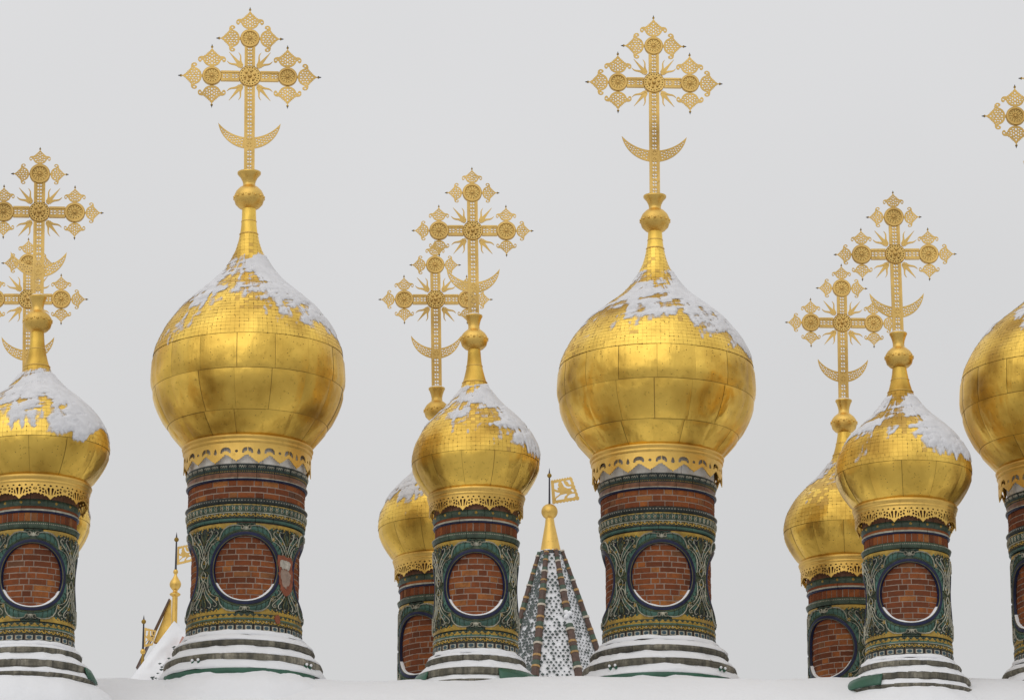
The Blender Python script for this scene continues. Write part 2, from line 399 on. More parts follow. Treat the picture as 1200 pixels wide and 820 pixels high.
def ornament(K):
    """acanthus scrolls round one round window, in units of px (u, v), centred on the window"""
    Rm = K.r(K.R, K.yc); HW = PI * Rm / K.ncell / U
    rel = Relief(lambda v: Rm, Rm)
    def X(pts, a, b): return [(p[0] * a * U, p[1] * b * U) for p in pts]
    def pol(t, r):
        r = r * (K.ks if r < 46 else 1 + (K.ks - 1) * max(0, (54 - r) / 8)); return (r * math.sin(R(t)), r * math.cos(R(t)))
    sc = HW / 52.0
    for a in (-1, 1):
        for b in (-1, 1):
            def rib(pts, w, mat, h=.020, taper=True, h0=.014): rel.ribbon(X(pts, a, b), w * U, h0, h + .006, mat, taper)
            def dot(u, v, r, mat, h=.022): rel.dot(u * a * U, v * b * U, r * U, .006, h + .004, mat)
            def strip(A, B, mat, h=.014, h0=.002): rel.strip(X(A, a, b), X(B, a, b), h0, h, mat)
            # dark corner ground
            A = [(52 * sc, 14), (52 * sc, 24), (52 * sc, 34), (52 * sc, 42), (52 * sc, 50), (38, 51.5), (31, 51.5)]
            B = [(50, 16), (47.5, 24), (43.5, 32), (39, 38.5), (34, 43.5), (30.5, 46), (28, 48)]
            strip(A, B, 'tile_dark', .003, .0015)
            # yellow ground strip under the friezes
            ylo = [(u, 49.6 - 1.6 * abs(math.sin(u * .42)) - (1.6 if 18 < u < 34 else 0)) for u in np.linspace(11, 52 * sc, 22)]
            yhi = [(p[0], 53.2) for p in ylo]
            strip(ylo, yhi, 'tile_yellow', .009, .005)
            # leaf A, upper big leaf hugging the ring
            TA = [5, 8, 12, 17, 23, 29, 34, 39, 43]; RA = [48.5, 50.4, 51.6, 52.6, 53.2, 52.4, 50.8, 48, 45.5]
            strip([pol(t, 44.2) for t in TA], [pol(t, r) for t, r in zip(TA, RA)], 'tile_teal', .018, .005)
            rib([pol(t, r + .2) for t, r in zip(TA, RA)], 1.6, 'tile_white', .026)
            rib(spiral(4.4, 47.6, 3.1, 60, .95), 1.7, 'tile_white', .030)
            for t, r0, r1 in ((15, 46, 52), (22, 46, 53), (29, 46, 52), (35, 45.5, 50)):
                rib([pol(t + 3, r0), pol(t + 1, (r0 + r1) / 2), pol(t - 1.5, r1)], .8, 'tile_green', .021)
            # leaf B, side leaf
            TB = [44, 49, 54, 60, 66, 72, 78, 83]; RB = [45.6, 48.2, 49.8, 50.4, 49.2, 47.6, 46.2, 44.8]
            strip([pol(t, 44.0) for t in TB], [pol(t, r) for t, r in zip(TB, RB)], 'tile_teal', .016, .005)
            rib([pol(t, r + .3) for t, r in zip(TB, RB)], 1.1, 'tile_white', .020)
            rib([pol(t, 45.2) for t in TA], .9, 'tile_olive', .020)
            for t in (50, 57, 64): rib([pol(t + 3, 45), pol(t, 49.5)], .8, 'tile_dark', .019)
            # rosette at the joint of the leaves
            c = pol(43, 48.4); dot(c[0], c[1], 2.2, 'tile_yellow', .018); dot(c[0], c[1], 1.2, 'tile_white', .028)
            for q in range(5): dot(c[0] + 2.4 * math.cos(q * 1.26), c[1] + 2.4 * math.sin(q * 1.26), .8, 'tile_white', .022)
            # corner palmette, shared with the next cell
            m = 52 * sc
            rib(catmull([(m, 12), (m - 2.5, 20), (m - 6.5, 28), (m - 12, 34), (m - 17, 38.5), (m - 19.5, 42), (m - 17.5, 44.5), (m - 15, 43)], 3), 1.15, 'tile_white', .022)
            rib(catmull([(m, 20), (m - 3, 29), (m - 7, 36), (m - 11.5, 41.5), (m - 10.5, 45.5), (m - 7.5, 44)], 3), 1.2, 'tile_white', .02)
            rib(catmull([(m, 29), (m - 2.5, 36), (m - 4.5, 41), (m - 3, 45)], 3), 1.1, 'tile_olive', .02)
            strip([(m - 1, 24), (m - 4, 31), (m - 8, 37), (m - 12, 41)], [(m - 3.2, 22), (m - 8, 29.5), (m - 12.5, 35), (m - 14, 40)], 'tile_teal', .014, .004)
            strip([(m - .4, 30), (m - .4, 36), (m - .4, 42)], [(m - 1.6, 30), (m - 3.4, 37), (m - 1.4, 43)], 'tile_green', .014, .004)
            dot(m - 7.5, 33, 1.0, 'tile_yellow'); dot(m - 13.5, 46.8, 1.1, 'tile_white'); dot(m - 4.8, 46.8, 1.0, 'tile_yellow')
            dot(m - 9.5, 47.5, 1.2, 'tile_teal'); dot(m - 21.5, 47.5, 1.6, 'tile_teal'); dot(m - 1.6, 24, .9, 'tile_yellow')
            for q in range(5): dot(m - 2 - q * 4.3, 49.4 - .3 * (q % 2), .9, 'tile_dark', .014)
            # side candelabrum between two windows
            rib(catmull([(m, 1), (m - 2.6, 4), (m - 3.6, 8), (m - 1.4, 12), (m, 15)], 3), 1.3, 'tile_white', .022)
            rib(catmull([(m - 1, 2), (m - 4.6, 2.2), (m - 6.4, 4.4), (m - 5, 6.2), (m - 3.8, 5.0)], 3), 1.1, 'tile_olive', .02)
            rib(catmull([(m - .6, 13), (m - 3.6, 14.5), (m - 6.0, 18), (m - 6.2, 22)], 3), 1.1, 'tile_white', .02)
            dot(m - 4.0, 11.2, 1.2, 'tile_teal'); dot(m - .6, 8, .9, 'tile_yellow')
            # crown between the two top leaves
            strip([(0, 45.2), (1.5, 45.2), (3, 46)], [(0, 50), (1.5, 48.5), (2.4, 46.4)], 'tile_white', .018, .004)
            dot(2.6, 51.3, 1.5, 'tile_green', .02); dot(6.5, 52.2, 1.1, 'tile_teal', .02)
            rib([(0, 52.5), (4, 51), (9, 52)], .9, 'tile_dark', .02)
            for q in range(18):      # small curls in the ground
                uu = rnd.uniform(m - 19, m - 1); vv = rnd.uniform(4, 47)
                if math.hypot(uu, vv) < 47: continue
                rib(spiral(uu, vv, rnd.uniform(1.3, 2.6), rnd.uniform(0, 360), rnd.choice((-.8, .8)), 6), .85, rnd.choice(['tile_white', 'tile_white', 'tile_olive', 'tile_teal', 'tile_yellow', 'tile_navy']), .018)
            # dark veins scattered over the green ground
            for q in range(34):
                uu = rnd.uniform(34, m); vv = rnd.uniform(3, 47)
                if math.hypot(uu, vv) < 46: continue
                dot(uu, vv, rnd.uniform(.5, .9), rnd.choice(['tile_dark', 'tile_brown', 'tile_yellow', 'tile_olive', 'tile_white', 'tile_teal']), .016)
    return rel.mb.mesh('scrollwork_' + K.name), HW, Rm

def tile_mesh(K, u0, u1, v0, v1, Rm, rc, n=5, th=.035):
    """one glazed tile, cut round the window where it meets it"""
    g = .35
    us = np.linspace(u0 + g, u1 - g, n + 1); vv = np.linspace(v0 + g, v1 - g, n + 1)
    pts = {}; inside = {}
    for i, u in enumerate(us):
        for j, v in enumerate(vv):
            d = math.hypot(u, v); inside[i, j] = d < rc
            if d < rc and d > 1: uu, v2 = u * rc / d, v * rc / d
            else: uu, v2 = u, v
            pts[i, j] = (uu, v2)
    mb = MB(); V = []; idx = {}
    quads = [(i, j) for i in range(n) for j in range(n) if not all(inside[i + a, j + b] for a in (0, 1) for b in (0, 1))]
    if not quads: return None
    def vert(i, j, lay):
        if (i, j, lay) not in idx:
            u, v = pts[i, j]; r = Rm - (th if lay else 0); t = u * U / Rm
            idx[i, j, lay] = len(V); V.append((r * math.sin(t), -r * math.cos(t), v * U))
        return idx[i, j, lay]
    Fc = []
    S_ = set(quads)
    for (i, j) in quads:
        Fc.append((vert(i, j, 0), vert(i + 1, j, 0), vert(i + 1, j + 1, 0), vert(i, j + 1, 0)))
        for (di, dj, a, b) in ((-1, 0, (i, j + 1), (i, j)), (1, 0, (i + 1, j), (i + 1, j + 1)), (0, -1, (i, j), (i + 1, j)), (0, 1, (i + 1, j + 1), (i, j + 1))):
            if (i + di, j + dj) not in S_:
                Fc.append((vert(*a, 0), vert(*a, 1), vert(*b, 1), vert(*b, 0)))
    mb.add(V, Fc, 'tile_ground')
    return mb.mesh('glazed_tile_' + K.name)
# ground glaze of the field tiles, a little different on each tile
m = glaze('tile_ground', (.062, .088, .058))
nt = m.node_tree; b = nt.nodes['Principled BSDF']
src = b.inputs['Base Color'].links[0].from_socket
oi = N(nt, 'ShaderNodeObjectInfo')
nt.links.new(mix(nt, 1.0, src, ramp(nt, oi.outputs['Random'], [(0, (.62, .66, .75)), (1, (1.25, 1.2, 1.1))]), 'MULTIPLY'), b.inputs['Base Color'])

def brick_mesh(r, width, height, depth=.06):
    mb = MB(); ang = width / r; h = height / 2
    seg_block(mb, [(r - .004, h), (r, h - .006), (r, -h + .006), (r - .004, -h)], depth, ang, 2, 'brick')
    return mb.mesh('brick')

# ------------------------------------------------------------------ friezes: curved glazed pieces set end to end
def frieze(K, prof, nper, mats, motif=None, gap=.5, name='frieze_tile'):
    """prof: (hw, y) top to bottom; mats: one colour, or a list per span"""
    P = K.p(prof); Rf = max(r for r, z in P); ang = 2 * PI / nper; g = gap * U / Rf
    mb = MB()
    if isinstance(mats, str): seg_block(mb, P, .05, ang - g, 4, mats)
    else:
        for (a, b), mt in zip(zip(P[:-1], P[1:]), mats):
            seg_block(mb, [a, b], .05, ang - g, 4, mt)
    if motif:
        zs = [z for r, z in P][::-1]; rs = [r for r, z in P][::-1]
        rel = Relief(lambda v: float(np.interp(v, zs, rs)), Rf)
        rel.mb = mb
        motif(rel, ang * Rf - g * Rf, zs[-1], zs[0])
    return mb.mesh(name + '_' + K.name)
def place_ring(T, name, me, nper, off=0.0):
    for t in vis_range(nper, off): link(name, me, T.root, (0, 0, -T.zb), t)
def pm(K, y0, y1, hw, bulge=0):
    if not bulge: return [(hw, y0), (hw, y1)]
    return [(hw - bulge + bulge * math.sin(PI * i / 5), y0 + (y1 - y0) * i / 5) for i in range(6)]

def mot_dots(n, r, mat, v=.5, hh=.008):
    def f(rel, W, zt, zb):
        for i in range(n): rel.dot(-W / 2 + W * (i + .5) / n, zb + (zt - zb) * v, r * U, .001, hh, mat, 5)
    return f
def mot_frieze(rel, W, zt, zb):       # pale brackets and bosses between two yellow lines
    H = zt - zb; n = 3
    rel.rect(-W / 2, W / 2, zt - .16 * H, zt - .04 * H, .003, 'tile_yellow')
    rel.rect(-W / 2, W / 2, zb + .02 * H, zb + .10 * H, .003, 'tile_white')
    for i in range(n):
        c = -W / 2 + W * (i + .5) / n; w = W / n
        for s in (-1, 1):
            rel.ribbon([(c + s * .08 * w, zb + .22 * H), (c + s * .2 * w, zb + .42 * H), (c + s * .1 * w, zb + .58 * H), (c + s * .24 * w, zb + .76 * H)], .95 * U, .002, .010, 'tile_white')
        rel.dot(c + .5 * w - .01 * w, zb + .5 * H, 1.2 * U, .002, .009, 'tile_teal')
        rel.dot(c, zb + .5 * H, .7 * U, .002, .012, 'tile_yellow')
def mot_wave(rel, W, zt, zb):         # yellow swags on dark
    H = zt - zb; n = 2
    for i in range(n):
        c = -W / 2 + W * (i + .5) / n; w = W / n
        rel.ribbon([(c - .48 * w, zb + .3 * H), (c - .3 * w, zb + .75 * H), (c, zb + .45 * H), (c + .3 * w, zb + .75 * H), (c + .48 * w, zb + .3 * H)], 1.7 * U, .002, .008, 'tile_yellow', False)
        rel.dot(c, zb + .78 * H, 1.0 * U, .002, .010, 'tile_white')
        rel.dot(c - .5 * w + .8 * U, zb + .8 * H, .9 * U, .002, .010, 'tile_yellow')
        for s in (-1, 1): rel.dot(c + s * .24 * w, zb + .25 * H, .8 * U, .002, .008, 'tile_olive')
    rel.rect(-W / 2, W / 2, zt - .1 * H, zt, .003, 'tile_olive')
def mot_boxes(rel, W, zt, zb):        # white frames round blue lozenges, brown posts between
    H = zt - zb; n = 2
    for i in range(n):
        c = -W / 2 + W * (i + .5) / n; w = W / n
        rel.rect(c - .36 * w, c + .36 * w, zb + .08 * H, zt - .1 * H, .003, 'tile_white')
        rel.dot(c, zb + .5 * H, .27 * w, .004, .009, 'tile_blue', 8, .34 * H)
        rel.rect(c - .5 * w + .06 * w, c - .5 * w + .12 * w, zb, zt, .004, 'tile_brown')
def mot_scallop(rel, W, zt, zb):      # irregular yellow points over green
    H = zt - zb; n = 3
    rel.rect(-W / 2, W / 2, zb, zb + .35 * H, .003, 'tile_yellow')
    for i in range(n):
        c = -W / 2 + W * (i + .5) / n; w = W / n
        rel.strip([(c - .4 * w, zb + .3 * H), (c, zb + .3 * H), (c + .4 * w, zb + .3 * H)], [(c - .38 * w, zb + .4 * H), (c, zt - .05 * H), (c + .38 * w, zb + .4 * H)], .003, .008, 'tile_yellow')
        rel.dot(c + .5 * w - .3 * U, zb + .62 * H, .7 * U, .002, .009, 'tile_dark')
def mot_mould(rel, W, zt, zb):        # pale relief squiggles on a dark moulding
    H = zt - zb; n = 2
    for i in range(n):
        c = -W / 2 + W * (i + .5) / n; w = W / n
        for s in (-1, 1):
            rel.ribbon([(c + s * .08 * w, zb + .48 * H), (c + s * .22 * w, zb + .72 * H), (c + s * .36 * w, zb + .66 * H), (c + s * .30 * w, zb + .50 * H)], 1.0 * U, .002, .009, 'tile_white')
        rel.dot(c, zb + .66 * H, .9 * U, .002, .010, 'tile_white')
        rel.ribbon([(c - .45 * w, zb + .40 * H), (c, zb + .38 * H), (c + .45 * w, zb + .40 * H)], .6 * U, .002, .006, 'tile_teal', False)
        for q in range(5): rel.dot(c - .5 * w + w * (q + .5) / 5, zb + .14 * H, .62 * U, .002, .009, 'tile_yellow', 5)

# ------------------------------------------------------------------ shared pieces of each kind
def slice_x(V, Fc, step):
    import bmesh
    bm = bmesh.new(); vs_ = [bm.verts.new(v) for v in V]
    for f in Fc:
        try: bm.faces.new([vs_[i] for i in f])
        except ValueError: pass
    x0, x1 = min(v[0] for v in V), max(v[0] for v in V); x = x0 + step
    while x < x1 - step * .3:
        bmesh.ops.bisect_plane(bm, geom=bm.verts[:] + bm.edges[:] + bm.faces[:], dist=1e-6, plane_co=(x, 0, 0), plane_no=(1, 0, 0)); x += step
    bm.verts.index_update()
    o = [tuple(v.co) for v in bm.verts], [tuple(v.index for v in f.verts) for f in bm.faces]
    bm.free(); return o
def bend(V, Rv, z0, thick_sign=1):
    """flat (x, y, z) plate wrapped round a cylinder of radius Rv, y up, z outwards"""
    return [((Rv + z) * math.sin(x / Rv), -(Rv + z) * math.cos(x / Rv), z0 + y) for x, y, z in V]
def valance(K):
    """one pierced gilt skirt: repeat of one cut-out motif, wrapped round the neck of the drum"""
    hw, y = K.val; Rv = K.r(hw, y); z0 = K.z(y); mb = MB()
    if K is L:
        n = 9; Pd = 2 * PI * Rv / n / U; q = Pd / 4         # motif: tip, valley, small tip, valley
        def lobe(c, d):      # stepped point hanging at c, depth d
            w = q
            st = [(-w, -14.6), (-w + 1.2, -14.6), (-w + 2.0, -16.2), (-w + 3.8, -16.2), (-w + 4.5, -18), (-w + 6.3, -18.2), (-w + 7.0, -20), (-w + 8.8, -20.4), (-w + 9.6, -21.8), (-1.6, -22.0)]
            k = d / 24.0
            return [(c + x, yy * (k if yy < -15 else 1)) for x, yy in st] + [(c, -d)] + [(c - x, yy * (k if yy < -15 else 1)) for x, yy in st[::-1]]
        ol = lobe(-q, 24.5)[1:] + lobe(q, 22.8)[1:]
        ol = [(-2 * q, 0), (-2 * q, -14.6)] + ol + [(2 * q, 0)] + [(2 * q - Pd * i / 8, 0) for i in range(1, 8)]
        def archhole(cx):
            return [(cx + x, yy) for x, yy in [(-6.6, -12.2), (-6.0, -8.6), (-3.8, -6.2), (0, -5.4), (3.8, -6.2), (6.0, -8.6), (6.6, -12.2), (5.2, -13.0), (3.6, -12.0), (3.2, -10.0), (2.2, -11.4), (1.0, -9.6), (0, -11.0), (-1.0, -9.6), (-2.2, -11.4), (-3.2, -10.0), (-3.6, -12.0), (-5.2, -13.0)]]
        hol = [[(-q + x, yy) for x, yy in [(0, -6.4), (1.3, -9.0), (2.2, -12), (1.4, -14), (-1.4, -14), (-2.2, -12), (-1.3, -9.0)]],
               ell(q, -10.5, 1.9, 1.8), archhole(0), archhole(-2 * q + 7.0)]
        # the arch over the joint of two motifs is cut wholly into one of them: shift the motif edge instead
        ol = [(x + 0, yy) for x, yy in ol]
        hol = hol[:3]
        # wings of the joint arch, one half in each neighbour
        half = [(0.45, -5.6), (3.8, -6.2), (6.0, -8.6), (6.6, -12.2), (5.2, -13.0), (3.6, -12.0), (3.2, -10.0), (2.2, -11.4), (1.0, -9.6), (.45, -10.4)]
        hol.append([(-2 * q + x, yy) for x, yy in half]); hol.append([(2 * q - x, yy) for x, yy in half[::-1]])
    else:
        n = 11; Pd = 2 * PI * Rv / n / U; h = Pd / 2
        st = [(-h, -11.6), (-h + 1.6, -11.6), (-h + 2.3, -12.8), (-h + 3.6, -11.8), (-h + 4.6, -11.8), (-h + 5.8, -13.8), (-h + 7.2, -12.6), (-h + 8.4, -13.0), (-h + 9.6, -15.4), (-h + 10.8, -14.4), (-h + 12.2, -15.2), (-1.8, -17.0)]
        ol = [(-h, 0)] + st + [(0, -19.0)] + [(-x, yy) for x, yy in st[::-1]] + [(h, 0)] + [(h - Pd * i / 8, 0) for i in range(1, 8)]
        hol = []
        for i in range(5):
            cx = -h + Pd * (i + .5) / 5
            if abs(cx) > .1: hol.append(ell(cx, -3.0, 1.25, .95, 0, 6))
        hol.append([(0, -2.0), (1.7, -3.4), (0, -4.6), (-1.7, -3.4)])
        for s in (-1, 1):
            hol.append([(s * .9, -6.0), (s * 1.0, -13.5), (s * 1.9, -14.0), (s * 2.6, -10.5), (s * 3.6, -6.6), (s * 2.4, -5.4)][::s])
            hol.append([(s * 4.8, -7.6), (s * 3.6, -12.6), (s * 5.0, -12.8), (s * 5.9, -9.0)][::s])
            hol.append(ell(s * 7.6, -7.2, 1.5, 1.2, 30 * s, 6)); hol.append(ell(s * 7.6, -10.6, 1.2, 1.3, 0, 6))
            hol.append(ell(s * 10.6, -9.4, 1.2, 1.7, 20 * s, 6)); hol.append(ell(s * 10.9, -6.0, 1.3, .9, 0, 6))
            hol.append([(s * (h - .45), -5.2), (s * (h - 2.0), -6.6), (s * (h - .45), -9.6)][::s])
    V, Fc = plate([[(x * U, yy * U) for x, yy in o] for o in [ol] + hol], .012)
    V, Fc = slice_x(V, Fc, 3.5 * U)
    for i in range(n):
        t = 2 * PI * (i + .5) / n; c, s = math.cos(t), math.sin(t)
        W = [(x * c - yy * s, x * s + yy * c, z) for x, yy, z in bend(V, Rv, z0)]
        mb.add(W, Fc, 'gold_trim')
    return mb.mesh('pierced_valance_' + K.name)

def ring_mesh(K, Rm):
    mb = MB(); n = 56
    prof = [(44.0, .002), (43.2, .012), (41.3, .019), (39.3, .013), (38.6, .004), (38.5, -.040)]
    V = []
    for i in range(n):
        t = 2 * PI * i / n
        for rr, h in prof:
            rr = rr * K.ks; u, v = rr * math.cos(t) * U, rr * math.sin(t) * U; r = Rm + h; a = u / Rm
            V.append((r * math.sin(a), -r * math.cos(a), v))
    k = len(prof)
    Fo = [(i * k + j, i * k + j + 1, ((i + 1) % n) * k + j + 1, ((i + 1) % n) * k + j) for i in range(n) for j in range(k - 1)]
    mb.add(V, [f for q, f in enumerate(Fo) if q % (k - 1) not in (0, 3)], 'tile_navy')
    mb.add(V, [f for q, f in enumerate(Fo) if q % (k - 1) == 0], 'tile_olive')
    mb.add(V, [f for q, f in enumerate(Fo) if q % (k - 1) == 3], 'tile_olive')
    return mb.mesh('window_surround_' + K.name, True)
def sill_snow(K, Rm, seed):
    mb = MB(); V = []; n = 30
    for i in range(n + 1):
        t = R(205 + 130 * i / n); k = math.sin(PI * i / n) ** .6; nz = .6 + .8 * vnoise(np.array([i * .35, seed, 0.0]), seed)
        for rr, h in ((38.9, .006), (38.2 - 1.1 * k * nz, -.004), (38.0 - 1.5 * k * nz, -.047)):
            rr = rr * K.ks; u, v = rr * math.cos(t) * U, rr * math.sin(t) * U; r = Rm + h; a = u / Rm
            V.append((r * math.sin(a), -r * math.cos(a), v))
    mb.add(V, [(i * 3 + j, i * 3 + 3 + j, i * 3 + 4 + j, i * 3 + 1 + j) for i in range(n) for j in (0, 1)], 'snow')
    return mb.mesh('sill_snow_' + K.name, True)

def prepare(K):
    K.scroll, K.HW, K.Rm = ornament(K)
    K.tiles = []
    nc = 5
    for i in range(nc):
        for j in range(5):
            u0 = -K.HW + 2 * K.HW * i / nc; u1 = -K.HW + 2 * K.HW * (i + 1) / nc
            v0 = -54 + 107.5 * j / 5; v1 = -54 + 107.5 * (j + 1) / 5
            me = tile_mesh(K, u0, u1, v0, v1, K.Rm, 42.5 * K.ks)
            if me: K.tiles.append(me)
    K.ring = ring_mesh(K, K.Rm); K.sill = [sill_snow(K, K.Rm, s) for s in (1, 2)]
    K.valance = valance(K)
    K.course = 6.75 * U if K is L else 7.0 * U
    K.stretch = [brick_mesh(K.Rm - .042, wd * U, K.course - .015) for wd in (19.3, 18.6)]
    K.head = brick_mesh(K.Rm - .042, 9.3 * U, K.course - .015)
    # friezes
    K.fr = []
    if K is L:
        K.fr += [('plaster_block', frieze(L, [(68.2, 538), (68.6, 559.8)], 12, 'plaster', None, .5, 'plaster_block'), 12)]
        K.fr += [('frieze_tile', frieze(L, [(68.8, 559.4), (71.2, 560), (71.4, 562.5), (70.2, 566), (69.3, 570)], 20, ['tile_green', 'tile_dark', 'tile_dark', 'tile_dark'], mot_mould), 20)]
        K.fr += [('moulding_tile', frieze(L, [(69.2, 570), (69.4, 573.2), (70.8, 575.0), (71.2, 576.2), (71.0, 577), (70.4, 578), (69.0, 578.9)], 20, ['tile_brown', 'tile_brown', 'tile_brown', 'tile_white', 'tile_navy', 'tile_navy'], None, .5, 'moulding_tile'), 20)]
        K.fr += [('moulding_tile', frieze(L, pm(L, 599.2, 606.2, 71.3, 2.6), 20, 'tile_dark', mot_dots(6, .75, 'tile_white', .55, .010), .5, 'bead_tile'), 20)]
        K.fr += [('frieze_tile', frieze(L, [(69.8, 606.2), (70.4, 607.5), (70.3, 612), (69.2, 616.4)], 20, 'tile_green', mot_frieze), 20)]
        K.fr += [('frieze_tile', frieze(L, [(69.2, 616.4), (68.8, 622.2)], 20, 'tile_dark', mot_wave), 20)]
        K.fr += [('moulding_tile', frieze(L, pm(L, 622.2, 625.8, 69.2, 1.4), 20, 'tile_teal', None, .5, 'fillet_tile'), 20)]
        lo = 732.0
        K.fr += [('frieze_tile', frieze(L, [(67.0, lo), (67.2, lo + 4.6)], 20, 'tile_green', mot_scallop), 20)]
        K.fr += [('moulding_tile', frieze(L, pm(L, lo + 4.6, lo + 7.6, 68.6, 1.2), 20, ['tile_teal', 'tile_teal', 'tile_teal', 'tile_olive', 'tile_olive'], None, .5, 'fillet_tile'), 20)]
        K.fr += [('frieze_tile', frieze(L, [(67.6, lo + 7.6), (67.6, lo + 13.0)], 20, 'tile_dark', mot_wave), 20)]
        K.fr += [('frieze_tile', frieze(L, [(67.8, lo + 13.0), (68, lo + 19.5)], 20, 'tile_dark', mot_boxes), 20)]
    else:
        K.fr += [('moulding_tile', frieze(S, [(49.0, 594), (49.2, 608)], 16, 'tile_brown', None, .5, 'moulding_tile'), 16)]
        K.fr += [('moulding_tile', frieze(S, pm(S, 608, 616, 51.2, 1.8), 16, 'tile_green', mot_dots(1, 1.9, 'tile_yellow', .5, .022), .5, 'boss_tile'), 16)]
        K.fr += [('moulding_tile', frieze(S, [(49.4, 616), (50.2, 619.2), (50.6, 620.2), (50.5, 621.2), (49.8, 622.3), (48.9, 623.2)], 8, ['brick', 'tile_white', 'tile_white', 'tile_navy', 'tile_navy'], None, .5, 'moulding_tile'), 8)]
        K.fr += [('moulding_tile', frieze(S, [(48.2, 633.0), (49.4, 634.0), (51.0, 635.6), (51.3, 637.4), (50.8, 639.5), (49.6, 641.2)], 14, 'tile_green', mot_dots(10, .7, 'tile_white', .62, .010), .5, 'bead_tile'), 14)]
        lo = 748.0
        K.fr += [('frieze_tile', frieze(S, [(49.2, lo), (49.3, lo + 4.6)], 14, 'tile_green', mot_scallop), 14)]
        K.fr += [('moulding_tile', frieze(S, pm(S, lo + 4.6, lo + 8.2, 50.6, 1.2), 14, ['tile_teal', 'tile_teal', 'tile_teal', 'tile_white', 'tile_olive'], None, .5, 'fillet_tile'), 14)]
        K.fr += [('frieze_tile', frieze(S, [(49.7, lo + 8.2), (49.7, lo + 14.2)], 14, 'tile_dark', mot_wave), 14)]
        K.fr += [('frieze_tile', frieze(S, [(50, lo + 14.2), (50.1, lo + 20.5)], 14, 'tile_dark', mot_boxes), 14)]
    if K is L:
        K.band = [brick_mesh(L.r(L.hwb, 588), wd * U, 7.0 * U - .015) for wd in (19.1, 9.1)]
    else:
        K.band = [brick_mesh(S.r(S.hwb, 628), 6.1 * U, 10.2 * U)]
    # stone ledges, in blocks
    K.ledge = []
    def ledge(prof, n):
        P = K.p(prof); Rr = max(r for r, z in P); mb = MB()
        seg_block(mb, P, .12, 2 * PI / n - .35 * U / Rr, 8, 'stone'); K.ledge.append((mb.mesh('stone_block_' + K.name), n))
    if K is L:
        ledge([(79, 763.5), (82.4, 765), (83.8, 768), (82.6, 771), (79, 772)], 7)
        ledge([(88, 780.5), (92.0, 782), (93.6, 786), (92.8, 789.5), (89, 791)], 8)
        K.base = 806
    else:
        ledge([(55.5, 776.8), (58.2, 777.6), (59.4, 780), (58.8, 783), (56, 784.5)], 12)
        ledge([(65, 792.8), (68, 793.4), (69.2, 796), (69.2, 800.5), (66.5, 802.5)], 12)
        ledge([(70, 807.5), (74, 808.2), (74.6, 810.5), (73, 813)], 12)
        K.base = 822
prepare(L); prepare(S)

